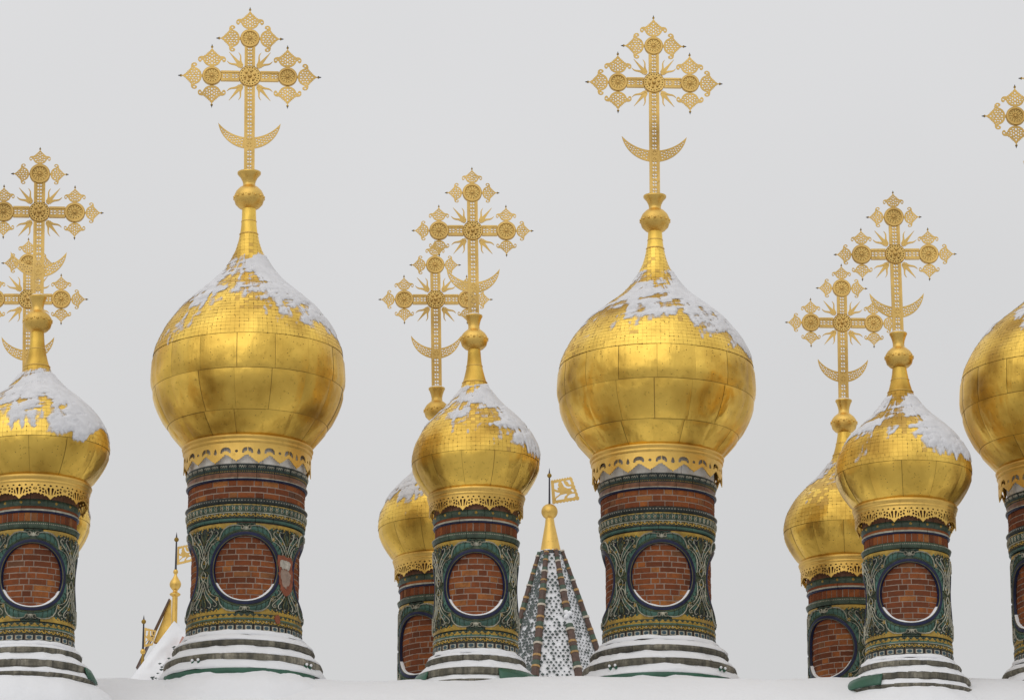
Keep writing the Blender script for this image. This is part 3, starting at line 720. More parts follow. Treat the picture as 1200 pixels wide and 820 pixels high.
# ------------------------------------------------------------------ crosses
def cross_plate(mb, outlines, depth, off, mat, rot=0.0, at=(0, 0)):
    V, Fc = plate(outlines, depth)
    c, s = math.cos(rot), math.sin(rot)
    V = [((x * c - y * s + at[0]), -z - off, (x * s + y * c + at[1])) for x, y, z in V]
    mb.add(V, Fc, mat)
def PX(o, k=1.0): return [(x * U * k, y * U * k) for x, y in o]
def lobe_mesh(big):
    half = [(1.2, -.6), (2.2, .6), (5.0, 1.2), (8.0, 3.2), (10.0, 6.0), (11.0, 8.6), (12.4, 8.6), (12.8, 7.0), (14.2, 5.8), (16.0, 6.4), (17.0, 8.4), (16.8, 10.8), (15.0, 12.8), (12.4, 13.4), (10.2, 13.2), (9.0, 14.8), (7.9, 14.2), (7.6, 16.3), (6.2, 15.8), (6.0, 17.9), (4.7, 17.5), (4.2, 19.4), (3.1, 19.2), (2.2, 21.0), (.8, 22.4), (.5, 24.2), (1.3, 25.3), (.5, 26.4)]
    ol = half + [(0, 27.8)] + [(-x, y) for x, y in half[::-1]]
    if big:
        H = [(0, 4.6, 1.0, 1.5), (0, 9.4, 1.0, 1.5), (0, 14.0, 1.0, 1.3), (0, 18.0, .7, 1.0)]
        for s in (-1, 1):
            H += [(s * 3.4, 4.0, 1.2, .8), (s * 2.7, 7.2, .7, 1.2), (s * 3.0, 11.2, .9, 1.3), (s * 2.5, 15.2, .8, 1.0), (s * 6.2, 6.4, 1.1, .8), (s * 5.6, 9.4, .8, 1.1), (s * 6.0, 12.6, 1.0, .7), (s * 8.8, 9.4, .8, 1.0), (s * 9.8, 11.4, .9, .5), (s * 14.4, 9.4, .9, .8), (s * 4.4, 17.0, .5, .6)]
    else:
        H = [(0, 4.8, 1.1, 1.8), (0, 9.8, 1.4, 1.9), (0, 14.8, 1.2, 1.7), (0, 18.8, .8, 1.1)]
        for s in (-1, 1):
            H += [(s * 3.6, 4.4, 1.6, 1.2), (s * 3.1, 8.0, .9, 1.3), (s * 3.6, 12.0, 1.3, 1.6), (s * 3.0, 16.4, 1.0, 1.2), (s * 6.8, 7.4, 1.4, 1.3), (s * 6.6, 11.3, 1.2, 1.1), (s * 9.4, 10.8, .9, .8), (s * 14.4, 9.2, 1.3, 1.3)]
    mb = MB(); k = 1.0 if big else .72; H2 = []
    for i, (x, y, a, b) in enumerate(H):
        g = min([(math.hypot(x - q[0], y - q[1]) - .42 / k) / (max(a, b) + max(q[2], q[3])) for j, q in enumerate(H) if j != i])
        d_ = 99
        for q in range(len(ol)):
            p0 = Vector(ol[q]); p1 = Vector(ol[(q + 1) % len(ol)]); t_ = max(0, min(1, (Vector((x, y)) - p0).dot(p1 - p0) / max(1e-9, (p1 - p0).length_squared)))
            d_ = min(d_, (Vector((x, y)) - p0.lerp(p1, t_)).length)
        g = min(max(.8, min(1.45, g)), (d_ - .38) / max(a, b)); H2.append((x, y, a * g, b * g))
    H = H2; hk = 1.0
    cross_plate(mb, [PX(ol, k)] + [PX(ell(x, y, a * hk, b * hk), k) for x, y, a, b in H], .018, 0, 'gold_cross')
    cross_plate(mb, [PX(ell(0, 25.4, 1.5, 1.0, 0, 8), k)], .030, 0, 'gold_old'); cross_plate(mb, [PX([(-.9, 26), (.9, 26), (0, 29)], k)], .026, 0, 'iron')
    return mb.mesh('filigree_lobe_' + ('L' if big else 'S'))
def disc_mesh(r, central=False):
    mb = MB(); n = 36
    def lt(prof, mat):      # lathe about the axis towards the viewer (-Y)
        V = []; k = len(prof)
        for i in range(n):
            t = 2 * PI * i / n
            for rr, h in prof: V.append((rr * U * math.cos(t), -h * U, rr * U * math.sin(t)))
        mb.add(V, [(i * k + j, i * k + j + 1, ((i + 1) % n) * k + j + 1, ((i + 1) % n) * k + j) for i in range(n) for j in range(k - 1)], mat)
    if not central:
        lt([(r, -2.2), (r, 2.2), (r - .6, 3.0), (r * .76, 3.0), (r * .71, 2.2), (r * .70, .5)], 'gold_cross')
        lt([(r * .72, .3), (0.01, .3)], 'gold_old'); lt([(r, -2.2), (.01, -2.2)], 'gold_old')
        hol = []
        for q, (rr, sz) in enumerate(((.59, .75), (.43, .62))):
            m_ = 14 if q == 0 else 9
            for i in range(m_):
                a = 2 * PI * (i + .5 * q) / m_; hol.append(ell(r * rr * math.cos(a), r * rr * math.sin(a), sz, sz * .85, math.degrees(a), 5))
        cross_plate(mb, [PX(ell(0, 0, r * .705, r * .705, 0, 36))] + [PX(h) for h in hol], .01, 1.2 * U, 'gold_cross')
        for i in range(10):
            a = 2 * PI * i / 10; sphere(mb, (r * .28 * U * math.cos(a), -1.8 * U, r * .28 * U * math.sin(a)), .75 * U, 'gold_cross', 6, 4)
        lt([(2.4, 1.2), (2.0, 2.4), (1.0, 3.2), (0.01, 3.4)], 'gold_cross')
    else:
        lt([(r, -3.0), (r, 2.0), (r - .5, 3.0), (r - 1.2, 2.6), (r - 1.4, 2.2)], 'gold_cross')
        lt([(r - 1, .2), (.01, .2)], 'gold_old'); lt([(r, -3.0), (.01, -3.0)], 'gold_old')
        hol = []
        for i in range(20):
            a = 2 * PI * i / 20; hol.append(ell(r * .78 * math.cos(a), r * .78 * math.sin(a), .95, .75, math.degrees(a) + 45, 5))
        for i in range(9):
            a = 2 * PI * (i + .5) / 9; hol.append(ell(r * .54 * math.cos(a), r * .54 * math.sin(a), 1.0, .7, math.degrees(a), 5))
        cross_plate(mb, [PX(ell(0, 0, r - 1.2, r - 1.2, 0, 36))] + [PX(h) for h in hol], .014, 2.0 * U, 'gold_cross')
        for i in range(6):
            a = 2 * PI * (i + .25) / 6
            sphere(mb, (r * .45 * U * math.cos(a), -3.2 * U, r * .45 * U * math.sin(a)), 1.7 * U, 'gold_cross', 8, 5)
        sphere(mb, (0, -3.6 * U, 0), 2.6 * U, 'gold_cross', 10, 6)
    return mb.mesh('medallion')
def bar_plate(mb, length, x0, horizontal):
    """pierced bar from x0 along its length, with two raised rails"""
    w = 6.4; hol = []; n = max(1, int(round(length / 9.3))); p = length / n
    for i in range(n):
        c = x0 + p * (i + .5)
        for a, b_, rx, ry in ((-1.5, 1.95, 1.22, 1.6), (1.5, 1.95, 1.22, 1.6), (-1.5, -1.95, 1.22, 1.6), (1.5, -1.95, 1.22, 1.6), (-3.0, 0, .6, .6), (3.0, 0, .6, .6), (0, 4.3, 1.2, .6)):
            if abs(b_) + .0 < p / 2 + .2: hol.append((a, c + b_, rx, ry))
    rect = [(-w + .1, x0), (w - .1, x0), (w - .1, x0 + length), (-w + .1, x0 + length)]
    sh = (lambda o: PX([(y, x) for x, y in o])) if horizontal else PX
    cross_plate(mb, [sh(rect)] + [sh(ell(a, c, rx, ry, 0, 6)) for a, c, rx, ry in hol], 3.0 * U, 0, 'gold_cross')
    for s in (-1, 1):
        r0, r1 = sorted((s * w, s * (w - 2.2)))
        cross_plate(mb, [sh([(r0, x0 + .15), (r1, x0 + .15), (r1, x0 + length - .15), (r0, x0 + length - .15)])], 4.6 * U, 0, 'gold_cross')
def ray_shapes():
    base = (-10.6, 13.0); out_ = []
    def spear(b, t, w):
        dx, dy = t[0] - b[0], t[1] - b[1]; l = math.hypot(dx, dy); nx, ny = -dy / l, dx / l
        prof = [(0, .6), (.12, .55), (.3, 1.0), (.6, .55), (1, .05)]
        A = [(b[0] + dx * s + nx * w * k, b[1] + dy * s + ny * w * k) for s, k in prof]
        B = [(b[0] + dx * s - nx * w * k, b[1] + dy * s - ny * w * k) for s, k in prof]
        return A + B[::-1]
    def flame(b, t, w, sg):
        dx, dy = t[0] - b[0], t[1] - b[1]; l = math.hypot(dx, dy); nx, ny = -dy / l, dx / l
        A = []; B = []
        for i in range(13):
            s = i / 12; wv = sg * 1.15 * math.sin(s * 2.1 * PI) * (.5 + .5 * s); k = w * (1 - s) ** .7 + .08
            p = (b[0] + dx * s + nx * wv, b[1] + dy * s + ny * wv)
            A.append((p[0] + nx * k, p[1] + ny * k)); B.append((p[0] - nx * k, p[1] - ny * k))
        return A + B[::-1]
    return [spear((-9.4, 11.6), (-25.2, 31.2), 2.1), flame((-9.4, 14.4), (-13.4, 30.6), 1.5, 1), flame((-12.4, 12.0), (-27.8, 19.0), 1.5, -1), ell(-10.2, 12.2, 2.6, 1.4, 40, 10)]
def ray_mesh(k):
    mb = MB()
    for i, o in enumerate(ray_shapes()): cross_plate(mb, [PX(o, k)], .020 + .003 * i, 0, 'gold_cross')
    return mb.mesh('ray_cluster')
def crescent_mesh(H, T, wd):
    def circ(y0):      # circle through (0, y0) and (H, T)
        d = T - y0; r = (H * H + d * d) / (2 * d); a = math.asin(min(1, H / r))
        if d > r: a = PI - a
        return [(r * math.sin(t), y0 + r - r * math.cos(t)) for t in np.linspace(-a, a, 33)]
    o = circ(0); i_ = circ(wd)
    hol = []
    for k in range(2, 31):
        a, b_ = o[k], i_[k]; c = ((a[0] + b_[0]) / 2, (a[1] + b_[1]) / 2); th = math.hypot(a[0] - b_[0], a[1] - b_[1])
        if abs(c[0]) < 6.6 or th < 3.6: continue
        dx, dy = (b_[0] - a[0]) / th, (b_[1] - a[1]) / th
        if th > 8:
            offs = (-.27, 0, .27) if k % 2 else (-.16, .16)
        elif th > 5.4: offs = (-.17, .17) if k % 2 else (0,)
        else: offs = (0,)
        for f in offs: hol.append(ell(c[0] + dx * f * th, c[1] + dy * f * th, 1.18, 1.02, k * 40, 6))
    mb = MB(); ol = o + i_[::-1][1:-1]
    cross_plate(mb, [PX(ol)] + [PX(h) for h in hol], .030, 0, 'gold_cross')
    return mb.mesh('crescent')

LOBE = {True: lobe_mesh(True), False: lobe_mesh(False)}
def build_cross(T, zc, zbase, sep, top, rd, rc, big, cres):
    """zc: height of the crossing, zbase: where the shaft leaves the socket (local to the rim)"""
    mb = MB(); Ls = (zc - zbase) / U
    bar_plate(mb, Ls - rc + 1 - 1.5, -Ls + 1.5, False)
    cross_plate(mb, [PX([(-6.6, -Ls - 1), (6.6, -Ls - 1), (6.6, -Ls + 1.5), (-6.6, -Ls + 1.5)])], 5.2 * U, 0, 'gold_trim')
    up = MB()
    bar_plate(mb, top - rd - rc + 2, rc - 1, False)
    sh = link('cross', mb.mesh('cross_shaft'), T.root)
    for x0 in (rc - 1, -(sep - rd + 1)):
        am = MB(); bar_plate(am, sep - rd - rc + 2, x0, True); link('crossbar', am.mesh('crossbar'), sh)
    link('upper_shaft', up.mesh('upper_shaft'), sh)
    md = disc_mesh(rd)
    for x, z in ((-sep, 0), (sep, 0), (0, top)): link('medallion', md, sh, (x * U, 0, z * U))
    link('central_medallion', disc_mesh(rc, True), sh)
    for (x, z), dirs in (((0, top), (0, 90, 270)), ((-sep, 0), (0, 90, 180)), ((sep, 0), (0, 180, 270))):
        for d in dirs:      # 0 up, 90 left, 180 down, 270 right
            a = R(d); lx, lz = -math.sin(a), math.cos(a)
            o = link('filigree_lobe', LOBE[big], sh, ((x + lx * (rd + .3)) * U, 0, (z + lz * (rd + .3)) * U))
            o.rotation_euler = (0, -a, 0)
    rm = ray_mesh(1.0 if big else .93)
    for sxx in (1, -1):
        for sz in (1, -1):
            o = link('ray_cluster', rm, sh, (0, -.002 * (sxx + 2 * sz), 0)); o.scale = (sxx, 1, sz)
    H, Tt, wd, down = cres
    link('crescent', crescent_mesh(H, Tt, wd), sh, (0, .004, -down * U))
    return sh

# ------------------------------------------------------------------ one tower
class T_: pass
def arc_band(root, K, name, prof, a0, a1, mat, n=24, zb=0, th=None, **pr):
    mb = MB(); lathe(mb, K.p(prof), mat, n, a0, a1, None, True)
    return link(name, mb.mesh(name, True), root, (0, 0, -zb), **pr)
def snow_ring(T, K, prof, seed, amp=1.0, name='ledge_snow'):
    P = K.p(prof)
    def rf(t, r, z, j):
        n_ = fbm(np.array([math.sin(t) * 4 + seed, math.cos(t) * 4, j * .35]), seed, 3) - .5
        e = 0 if j in (0,) else 1
        return r + e * amp * 5.5 * U * n_, z + amp * 3.6 * U * n_
    mb = MB(); lathe(mb, P, 'snow', 96, rfun=rf)
    return link(name, mb.mesh(name, True), T.root, (0, 0, -T.zb), kind='stuff')

def tower(kind, x, yrim, k, rot, cx, cy, dr=1.0, dz=1.0, sep=46, top=49, label='', group='', seed=1, snow=0.0, snow_dir=60, cres=None, cut=0, drum_z=1.0, green=(), big_sc=1.0, top_z=None):
    K = kind; T = T_(); Y = D0 / k
    p, t = unproj(x, yrim, Y)
    T.zb = K.z(K.base) * drum_z
    root = bpy.data.objects.new('onion_dome_tower', None); COL.objects.link(root)
    root.location = (p.x, p.y, p.z + T.zb); root.rotation_euler = (0, 0, -math.atan2(p.x, p.y))
    root['label'] = label; root['category'] = 'church tower'; root['group'] = group
    T.root = root
    off = R(rot); zb = T.zb
    # plain masonry core behind bricks and tiles
    mb = MB()
    rw_ = K.Rm - .049; rbd = K.r(K.hwb, 588 if K is L else 628) - .008
    core = [({62.9: rw_, 45.3: rw_, 67.85: rbd, 47.8: rbd}.get(h, K.r(h, y)), K.z(y)) for h, y in ([(66, 536), (67.85, 576), (67.85, 602), (62.9, 606), (62.9, 740), (64, 760), (78, 764), (78, 772), (87, 780), (88, 806)] if K is L else [(47, 590), (47.8, 621), (47.8, 635), (45.3, 638), (45.3, 765), (52, 777), (55, 785), (64, 793), (65, 803), (70, 808), (71, 822)])]
    lathe(mb, core, 'mortar', 48)
    link('drum', mb.mesh('drum'), root, (0, 0, -zb))
    # windows: bricks, surround, tiles, relief
    rb = K.Rm - .042; zc = K.z(K.yc)
    for c in [q for q in ((off + 2 * PI * i / K.ncell + PI) % (2 * PI) - PI for i in range(K.ncell)) if abs(q) < VIS2]:
        link('window_surround', K.ring, root, (0, 0, zc - zb), c)
        link('sill_snow', K.sill[seed % 2], root, (0, 0, zc - zb), c, kind='stuff')
        link('scrollwork', K.scroll, root, (0, 0, zc - zb), c)
    for c in [off + 2 * PI * i / K.ncell for i in range(K.ncell)]:
        c = (c + PI) % (2 * PI) - PI
        for me in K.tiles:
            v = me.vertices[0].co; th = c + math.atan2(v.x, -v.y)
            th = (th + PI) % (2 * PI) - PI
            if abs(th) < VIS: link('glazed_tile', me, root, (0, 0, zc - zb), c)
        if abs(c) > VIS: continue
        rows = int(41 * U / K.course) + 1
        for j in range(-rows, rows + 1):
            zr = j * K.course; 
            if abs(zr) - K.course / 2 > 39 * U: continue
            wS, wH = 20.5 * U, 10.5 * U
            u = -60 * U + rnd.uniform(-.8, .8) * U + ((15.5 * U) if j % 2 else 0) + (2.5 * U if j % 3 == 0 else 0)
            q = rnd.randint(0, 1)
            while u < 44 * U:
                st = q % 2 == 0; wd = wS if st else wH
                uc = u + wd / 2
                nu = max(0, abs(uc) - wd / 2); nz = max(0, abs(zr) - K.course / 2)
                if math.hypot(nu, nz) < 38.2 * U * K.ks:
                    me = rnd.choice(K.stretch) if st else K.head
                    o = link('brick', me, root, (0, 0, zc - zb + zr), c + uc / rb)
                    s = 1 + rnd.uniform(-.006, .004); o.scale = (s, s, 1)
                u += wd; q += 1
    # brick band above
    if K is L:
        Rb = L.r(L.hwb, 588)
        for j in range(3):
            zr = L.z(582.0 + 6.95 * j); tt = -VIS + (.08 if j % 2 else 0) + rnd.uniform(0, .03); q = j % 2
            while tt < VIS:
                st = q % 2 == 0; wd = (20.3 if st else 10.3) * U
                o = link('brick', K.band[0 if st else 1], root, (0, 0, zr - zb), tt + wd / 2 / Rb)
                s = 1 + rnd.uniform(-.006, .003); o.scale = (s, s, 1)
                tt += wd / Rb; q += 1
    else:
        for t_ in vis_range(43, off):
            o = link('brick', K.band[0], root, (0, 0, S.z(628) - zb), t_ + rnd.uniform(-.006, .006))
            s = 1 + rnd.uniform(-.008, .003); o.scale = (s, s, 1)
    for nm, me, n in K.fr: place_ring(T, nm, me, n, off + .05 * (seed % 3))
    for q, (me, n) in enumerate(K.ledge): place_ring(T, 'stone_block', me, n, off + .13 * q)
    # snow lying on the ledges
    if K is L:
        snow_ring(T, K, [(67.5, 751.0), (70.5, 751.5), (72.5, 753.5), (74, 756), (73.5, 757.2)], seed)
        snow_ring(T, K, [(73, 757.2), (75, 757.4), (78.5, 760), (82, 763.6), (82.3, 765.0), (80.5, 765.6)], seed + 5)
        snow_ring(T, K, [(79, 771.2), (82, 772.2), (85.5, 775), (89, 778.5), (91.5, 781.2), (91.8, 782.8), (89, 783.5)], seed + 9, 1.1)
        snow_ring(T, K, [(89, 788), (92, 789.6), (95, 793), (97.5, 797.2), (98.2, 799.5), (96.6, 800.6)], seed + 13, 1.1)
        arc_band(root, L, 'green_metal_edge', [(97.0, 799.6), (97.9, 801.2), (98.0, 805.5), (97.0, 806.5)], -R(70), R(58), 'green_metal', zb=zb)
        snow_ring(T, K, [(95.5, 803), (98.6, 805.6), (104, 808.5), (114, 812.5), (126, 820), (140, 838), (160, 900)], seed + 17, 1.6, 'roof_snow')
        # clamps on the lower ledge
        for ta in (-38, -33, 50, 55):
            mb = MB(); r0, z0 = K.r(94.4, 790), K.z(791)
            lathe(mb, [(r0 - .03, z0 + .03), (r0 + .01, z0 + .03), (r0 + .018, z0 + .0), (r0 + .01, z0 - .02), (r0 - .03, z0 - .03)], 'green_metal', 3, R(ta) - .011, R(ta) + .011, None, True)
            sphere(mb, ((r0 + .015) * math.sin(R(ta)), -(r0 + .015) * math.cos(R(ta)), z0 + .03), .022, 'snow', 8, 5)
            link('roof_clamp', mb.mesh('roof_clamp'), root, (0, 0, -zb))
    else:
        snow_ring(T, K, [(49.8, 768.5), (51.5, 769.2), (53.5, 771.4), (54.6, 773.4), (54.0, 774.4)], seed)
        snow_ring(T, K, [(53.6, 773.8), (55.5, 774.6), (57.8, 777.0), (58.2, 778.2), (56.5, 778.6)], seed + 5)
        snow_ring(T, K, [(56, 783.2), (58.5, 784.6), (62, 787.6), (66, 791.4), (68, 793.6), (67.6, 794.6)], seed + 9, 1.1)
        snow_ring(T, K, [(66.5, 802.0), (69, 802.8), (72, 806), (74, 808.2), (73.6, 809.2)], seed + 13)
        snow_ring(T, K, [(71.5, 812.6), (76, 813.8), (82, 818.5), (92, 826), (106, 845), (120, 900)], seed + 17, 1.4, 'roof_snow')
        for a0, a1 in green:
            arc_band(root, S, 'green_metal_apron', [(69.6, 795.0), (70.6, 794.6), (73.8, 800), (77.2, 806.5), (77.6, 808.2), (74.5, 808.6)], R(a0), R(a1), 'green_metal', zb=zb)
    if drum_z != 1.0:       # some drums are a little lower than their neighbours
        for o in root.children:
            o.location.z = (o.location.z + zb) * drum_z - zb; o.scale.z *= drum_z
    # gilded rim and skirt: origin at the rim
    up = (0, 0, -zb)
    cp, ct = unproj(cx, cy, Y)
    zcross = cp.z - p.z
    # sideways lean of dome and cross, as the real ones stand
    xr = (cp.x - p.x) * math.cos(root.rotation_euler[2]) + (cp.y - p.y) * math.sin(root.rotation_euler[2])
    tilt = math.atan2(xr, zcross)
    mb = MB(); lathe(mb, K.p(K.rim), 'gold_trim', 96)
    o = link('rim_moulding', mb.mesh('rim_moulding', True), root, up); o.scale = (dr, dr, 1)
    o = link('pierced_valance', K.valance, root, up, off); o.scale = (dr, dr, 1)
    # dome profile
    pts = K.p([q for q in catmull(K.dome, 4) if q[1] >= cut]); wide = max(r for r, z in pts)
    def fit(r, z):
        f = 1 + (dr - 1) * min(1, max(0, (r / wide - .18) / .35))
        return (r * f, z * dz)
    prof = [fit(r, z) for r, z in catmull(pts, 2)]
    zs = np.array([z for r, z in prof]); rs = np.array([r for r, z in prof])
    rr = lambda z: float(np.interp(z, zs, rs))
    # under-skin, a little inside: what shows at the seams
    mb = MB(); lathe(mb, [(r - (.006 if z > K.z(K.seams[0]) * dz else .010), z) for r, z in prof], 'gold_seam', 128)
    dome = link('dome', mb.mesh('dome_skin', True), root, up); dome.rotation_euler = (0, tilt, 0)
    # big gilded sheets
    sy = [K.dome[0][1] - 0] + K.seams[::-1]
    sz = [K.z(y) * dz for y in sy]
    for j in range(len(sz) - 1):
        z0, z1 = sz[j] + .004, sz[j + 1] - .004
        zz = [z0 + (z1 - z0) * q / 6 for q in range(7)]; gr = 2 * PI / K.npan
        mb = MB(); V = []; n = 6
        gp = .24 * U / wide
        for i in range(n + 1):
            t_ = -gr / 2 + gp + (gr - 2 * gp) * i / n
            for q, z in enumerate(zz):
                edge = (i in (0, n)) or (q in (0, 6))
                bulge = 0 if edge else .011
                r = rr(z) + bulge - (.004 if edge else 0)
                V.append((r * math.sin(t_), -r * math.cos(t_), z))
        mb.add(V, [(i * 7 + q, i * 7 + 7 + q, i * 7 + 8 + q, i * 7 + 1 + q) for i in range(n) for q in range(6)], 'gold_panel')
        Vn = []; Fq = []
        for q in range(15 if j == len(sz) - 2 else 4):
            tq = rnd.uniform(-.42, .42) * gr; zq = rnd.uniform(z0 + .03, z1 - .03); hq = rnd.uniform(.4, .8) * .6 * U; rq = rr(zq) + .0135; b0 = len(Vn)
            if rnd.random() < .6: tq = round(tq * 14) / 14
            for dt, dq in ((-hq, -hq), (hq, -hq), (hq, hq), (-hq, hq)): Vn.append((rq * math.sin(tq + dt / rq), -rq * math.cos(tq + dt / rq), zq + dq))
            Fq.append((b0, b0 + 1, b0 + 2, b0 + 3))
        mb.add(Vn, Fq, 'nail')
        me = mb.mesh('gilded_panel', True)
        for t_ in vis_range(K.npan, off * .3 + .11 + .03 * j + .1 * seed):
            o = link('gilded_panel', me, dome, (0, 0, 0), t_ + rnd.uniform(-.004, .004))
            o.scale = (1 + rnd.uniform(-.0015, .0015),) * 2 + (1,)
            o.rotation_euler = (rnd.uniform(-.0028, .0028), rnd.uniform(-.0028, .0028), o.rotation_euler[2])
    # small shingles above: length along the profile
    za, zb2 = K.z(K.seams[0]) * dz, K.z(max(K.shtop, cut + 12)) * dz
    zf = np.linspace(za, zb2, 600); rf_ = np.interp(zf, zs, rs)
    s_ = np.concatenate([[0], np.cumsum(np.hypot(np.diff(zf), np.diff(rf_)))])
    rowh = 4.9 * U; nrow = int(s_[-1] / rowh); mb = MB(); V = []; Fc = []
    srnd = random.Random(seed); Fd = []; Fn = []
    _h, _t = np.meshgrid(np.linspace(0, 1, 40), np.linspace(-PI, PI, 120), indexing='ij')
    dn = fbm(np.stack([np.sin(_t) * 2.5 + seed, np.cos(_t) * 2.5, _h * 5], -1), seed + 21, 3)
    for j in range(nrow):
        z0 = np.interp(j * s_[-1] / nrow, s_, zf); z1 = np.interp((j + 1) * s_[-1] / nrow, s_, zf)
        r0, r1 = rr(z0), rr(z1); m_ = max(8, int(2 * PI * r0 / (5.4 * U)))
        if m_ > 40: m_ = int(round(m_ / 8) * 8)
        for i in range(m_):
            g = .012
            ta = 2 * PI * (i + g + .5 * (j % 2) * 0) / m_; tb = 2 * PI * (i + 1 - g) / m_
            l0 = .0015 + srnd.uniform(0, .0022); l1 = .001; dz0 = (z1 - z0) * .012
            b0 = len(V)
            for t_, r, z in ((ta, r0 + l0, z0 + dz0), (tb, r0 + l0 + srnd.uniform(-.002, .002), z0 + dz0), (tb, r1 + l1, z1), (ta, r1 + l1, z1)):
                V.append((r * math.sin(t_), -r * math.cos(t_), z))
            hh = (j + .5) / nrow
            dull = float(dn[int(hh * 39), int(((ta + PI) % (2 * PI)) / (2 * PI) * 119)]) + .35 * (1 - abs(hh - .55) * 3.2) + srnd.uniform(-.20, .20)  # patchy band where the painted reflection replaces the bright gold
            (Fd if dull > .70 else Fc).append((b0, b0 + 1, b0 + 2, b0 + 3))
            if srnd.random() < .30 and m_ > 24:      # dark nail heads and chipped corners
                q = srnd.uniform(.5, 1.0) * .62 * U; tq = ta; zq = z0 + (z1 - z0) * srnd.choice((0, 0, .5)); b0 = len(V); rq = rr(zq) + .007
                for dt, dq in ((-q, -q * .8), (q, -q * .8), (q, q * .8), (-q, q * .8)):
                    V.append((rq * math.sin(tq + dt / rq), -rq * math.cos(tq + dt / rq), zq + dq))
                Fn.append((b0, b0 + 1, b0 + 2, b0 + 3))
    mb.add(V, Fc, 'gold_shingle')
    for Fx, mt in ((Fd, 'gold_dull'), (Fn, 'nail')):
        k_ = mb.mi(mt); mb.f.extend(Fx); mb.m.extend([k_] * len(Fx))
    link('shingles', mb.mesh('shingles'), dome, kind='stuff')
    # smooth neck
    mb = MB(); np_ = [(r + .002, z) for r, z in prof if z >= zb2 - .01]; lathe(mb, np_, 'gold_shingle', 32)
    nm = (zb2 + prof[-1][1]) / 2
    lathe(mb, [(rr(zb2) + .004, zb2 - .012), (rr(zb2) + .014, zb2), (rr(zb2) + .004, zb2 + .012)], 'gold_trim', 32)
    lathe(mb, [(rr(nm) + .003, nm - .01), (rr(nm) + .010, nm), (rr(nm) + .003, nm + .01)], 'gold_trim', 32)
    link('neck', mb.mesh('neck', True), dome)
    # snow clinging to the upper dome: a thin uneven shell
    na, nb = 520, 190
    zt = K.z(K.dome[0][1] - (205 if K is L else 130)) * dz
    zlow = K.z(K.seams[0] + 12) * dz
    ss = np.linspace(0, 1, nb); zr_ = zlow + (K.z(298 if K is L else 452) - zlow) * ss
    th = np.linspace(-VIS * 1.02, VIS * 1.02, na)
    TH, ZZ = np.meshgrid(th, zr_, indexing='ij'); RR = np.interp(ZZ, zs, rs)
    Px, Py = RR * np.sin(TH), -RR * np.cos(TH)
    hN = (ZZ - zlow) / (zr_[-1] - zlow)
    pn = np.stack([Px * 2.0 + seed * 7.7, Py * 2.0, ZZ * 2.0], -1)
    n1 = fbm(pn, seed, 5)
    # streaks that slide down and to the left along the shingle rows
    n2 = fbm(np.stack([(Px * .6 + ZZ * .8) * 1.7 + seed, Py * 2.5, (ZZ * .6 - Px * .8) * 5.5], -1), seed + 3, 4)
    n3 = fbm(np.stack([Px * 9, Py * 9, ZZ * 9], -1), seed + 6, 3)
    # cells of single shingles give the ragged lower edge
    cell = vnoise(np.stack([np.floor(TH * RR / (5 * U)) * 3.7, np.floor(ZZ / (4.5 * U)) * 5.1, np.zeros_like(TH)], -1), seed)
    sm = lambda x, a, b_: np.clip((x - a) / (b_ - a), 0, 1) ** 2 * (3 - 2 * np.clip((x - a) / (b_ - a), 0, 1))
    sn = np.sin(TH - R(snow_dir - 60))
    # dashes of snow caught on the shingle rows, and runs that slid down
    nr = fbm(np.stack([TH * RR * 2.6 + ZZ * 1.3 + seed * 3, Py * 1.5, ZZ * 15 - TH * RR * 3.0], -1), seed + 31, 3)
    nv = fbm(np.stack([TH * 15 + ZZ * 1.2, ZZ * 1.5, np.zeros_like(TH) + seed], -1), seed + 37, 3)
    hb = .17 + .22 * (n1 - .5) + .12 * (cell - .5)
    drift = sm(sn, -.12, .80) * sm(hN, 0, .35) + .10 * sm(sn, .5, .9)
    body = .42 * sm(hN, .25, .62) - .10 * sm(hN, .72, .95)
    field = -.60 + .74 * drift + 1.12 * body + .16 * sm(-sn, .25, .8) * sm(hN, .3, .6) + 1.15 * (n1 - .5) + 1.75 * (n2 - .5) + 1.3 * (nr - .5) * sm(hN, .2, .5) + .8 * (nv - .5) + .18 * (n3 - .5) + .16 * (cell - .5) + snow
    field = field - 3.5 * np.clip(hb - hN, 0, 1)
    field = np.where(hN > .93, field - (hN - .93) * 14, field)
    thick = .005 + .022 * np.clip(field / .5, 0, 1)
    RS = RR + thick
    V = np.stack([RS * np.sin(TH), -RS * np.cos(TH), ZZ + thick * .3], -1).reshape(-1, 3)
    keep = field > -.16
    cover = np.clip((field + .16) / .42, 0, 1).reshape(-1)
    q = keep[:-1, :-1].astype(int) + keep[1:, :-1] + keep[:-1, 1:] + keep[1:, 1:]
    ii, jj = np.nonzero(q >= 3)
    i0 = ii * nb + jj
    quads = np.stack([i0, i0 + nb, i0 + nb + 1, i0 + 1], -1)
    used = np.unique(quads); remap = -np.ones(len(V), int); remap[used] = np.arange(len(used))
    me = bpy.data.meshes.new('dome_snow'); me.from_pydata(V[used].tolist(), [], remap[quads].tolist())
    at_ = me.attributes.new('cover', 'FLOAT', 'POINT'); at_.data.foreach_set('value', cover[used].astype(np.float32))
    me.materials.append(MAT['snow_thin']); me.polygons.foreach_set('use_smooth', [True] * len(quads)); me.update()
    link('dome_snow', me, dome, kind='stuff')
    # ball and socket
    ztop = prof[-1][1]; zoff = ztop - K.z(K.ball[0][1])
    bp = [(r, z + zoff) for r, z in K.p(K.ball)]
    mb = MB(); lathe(mb, bp, 'gold_trim', 32)
    hwB, yB, nB, rB = K.bead
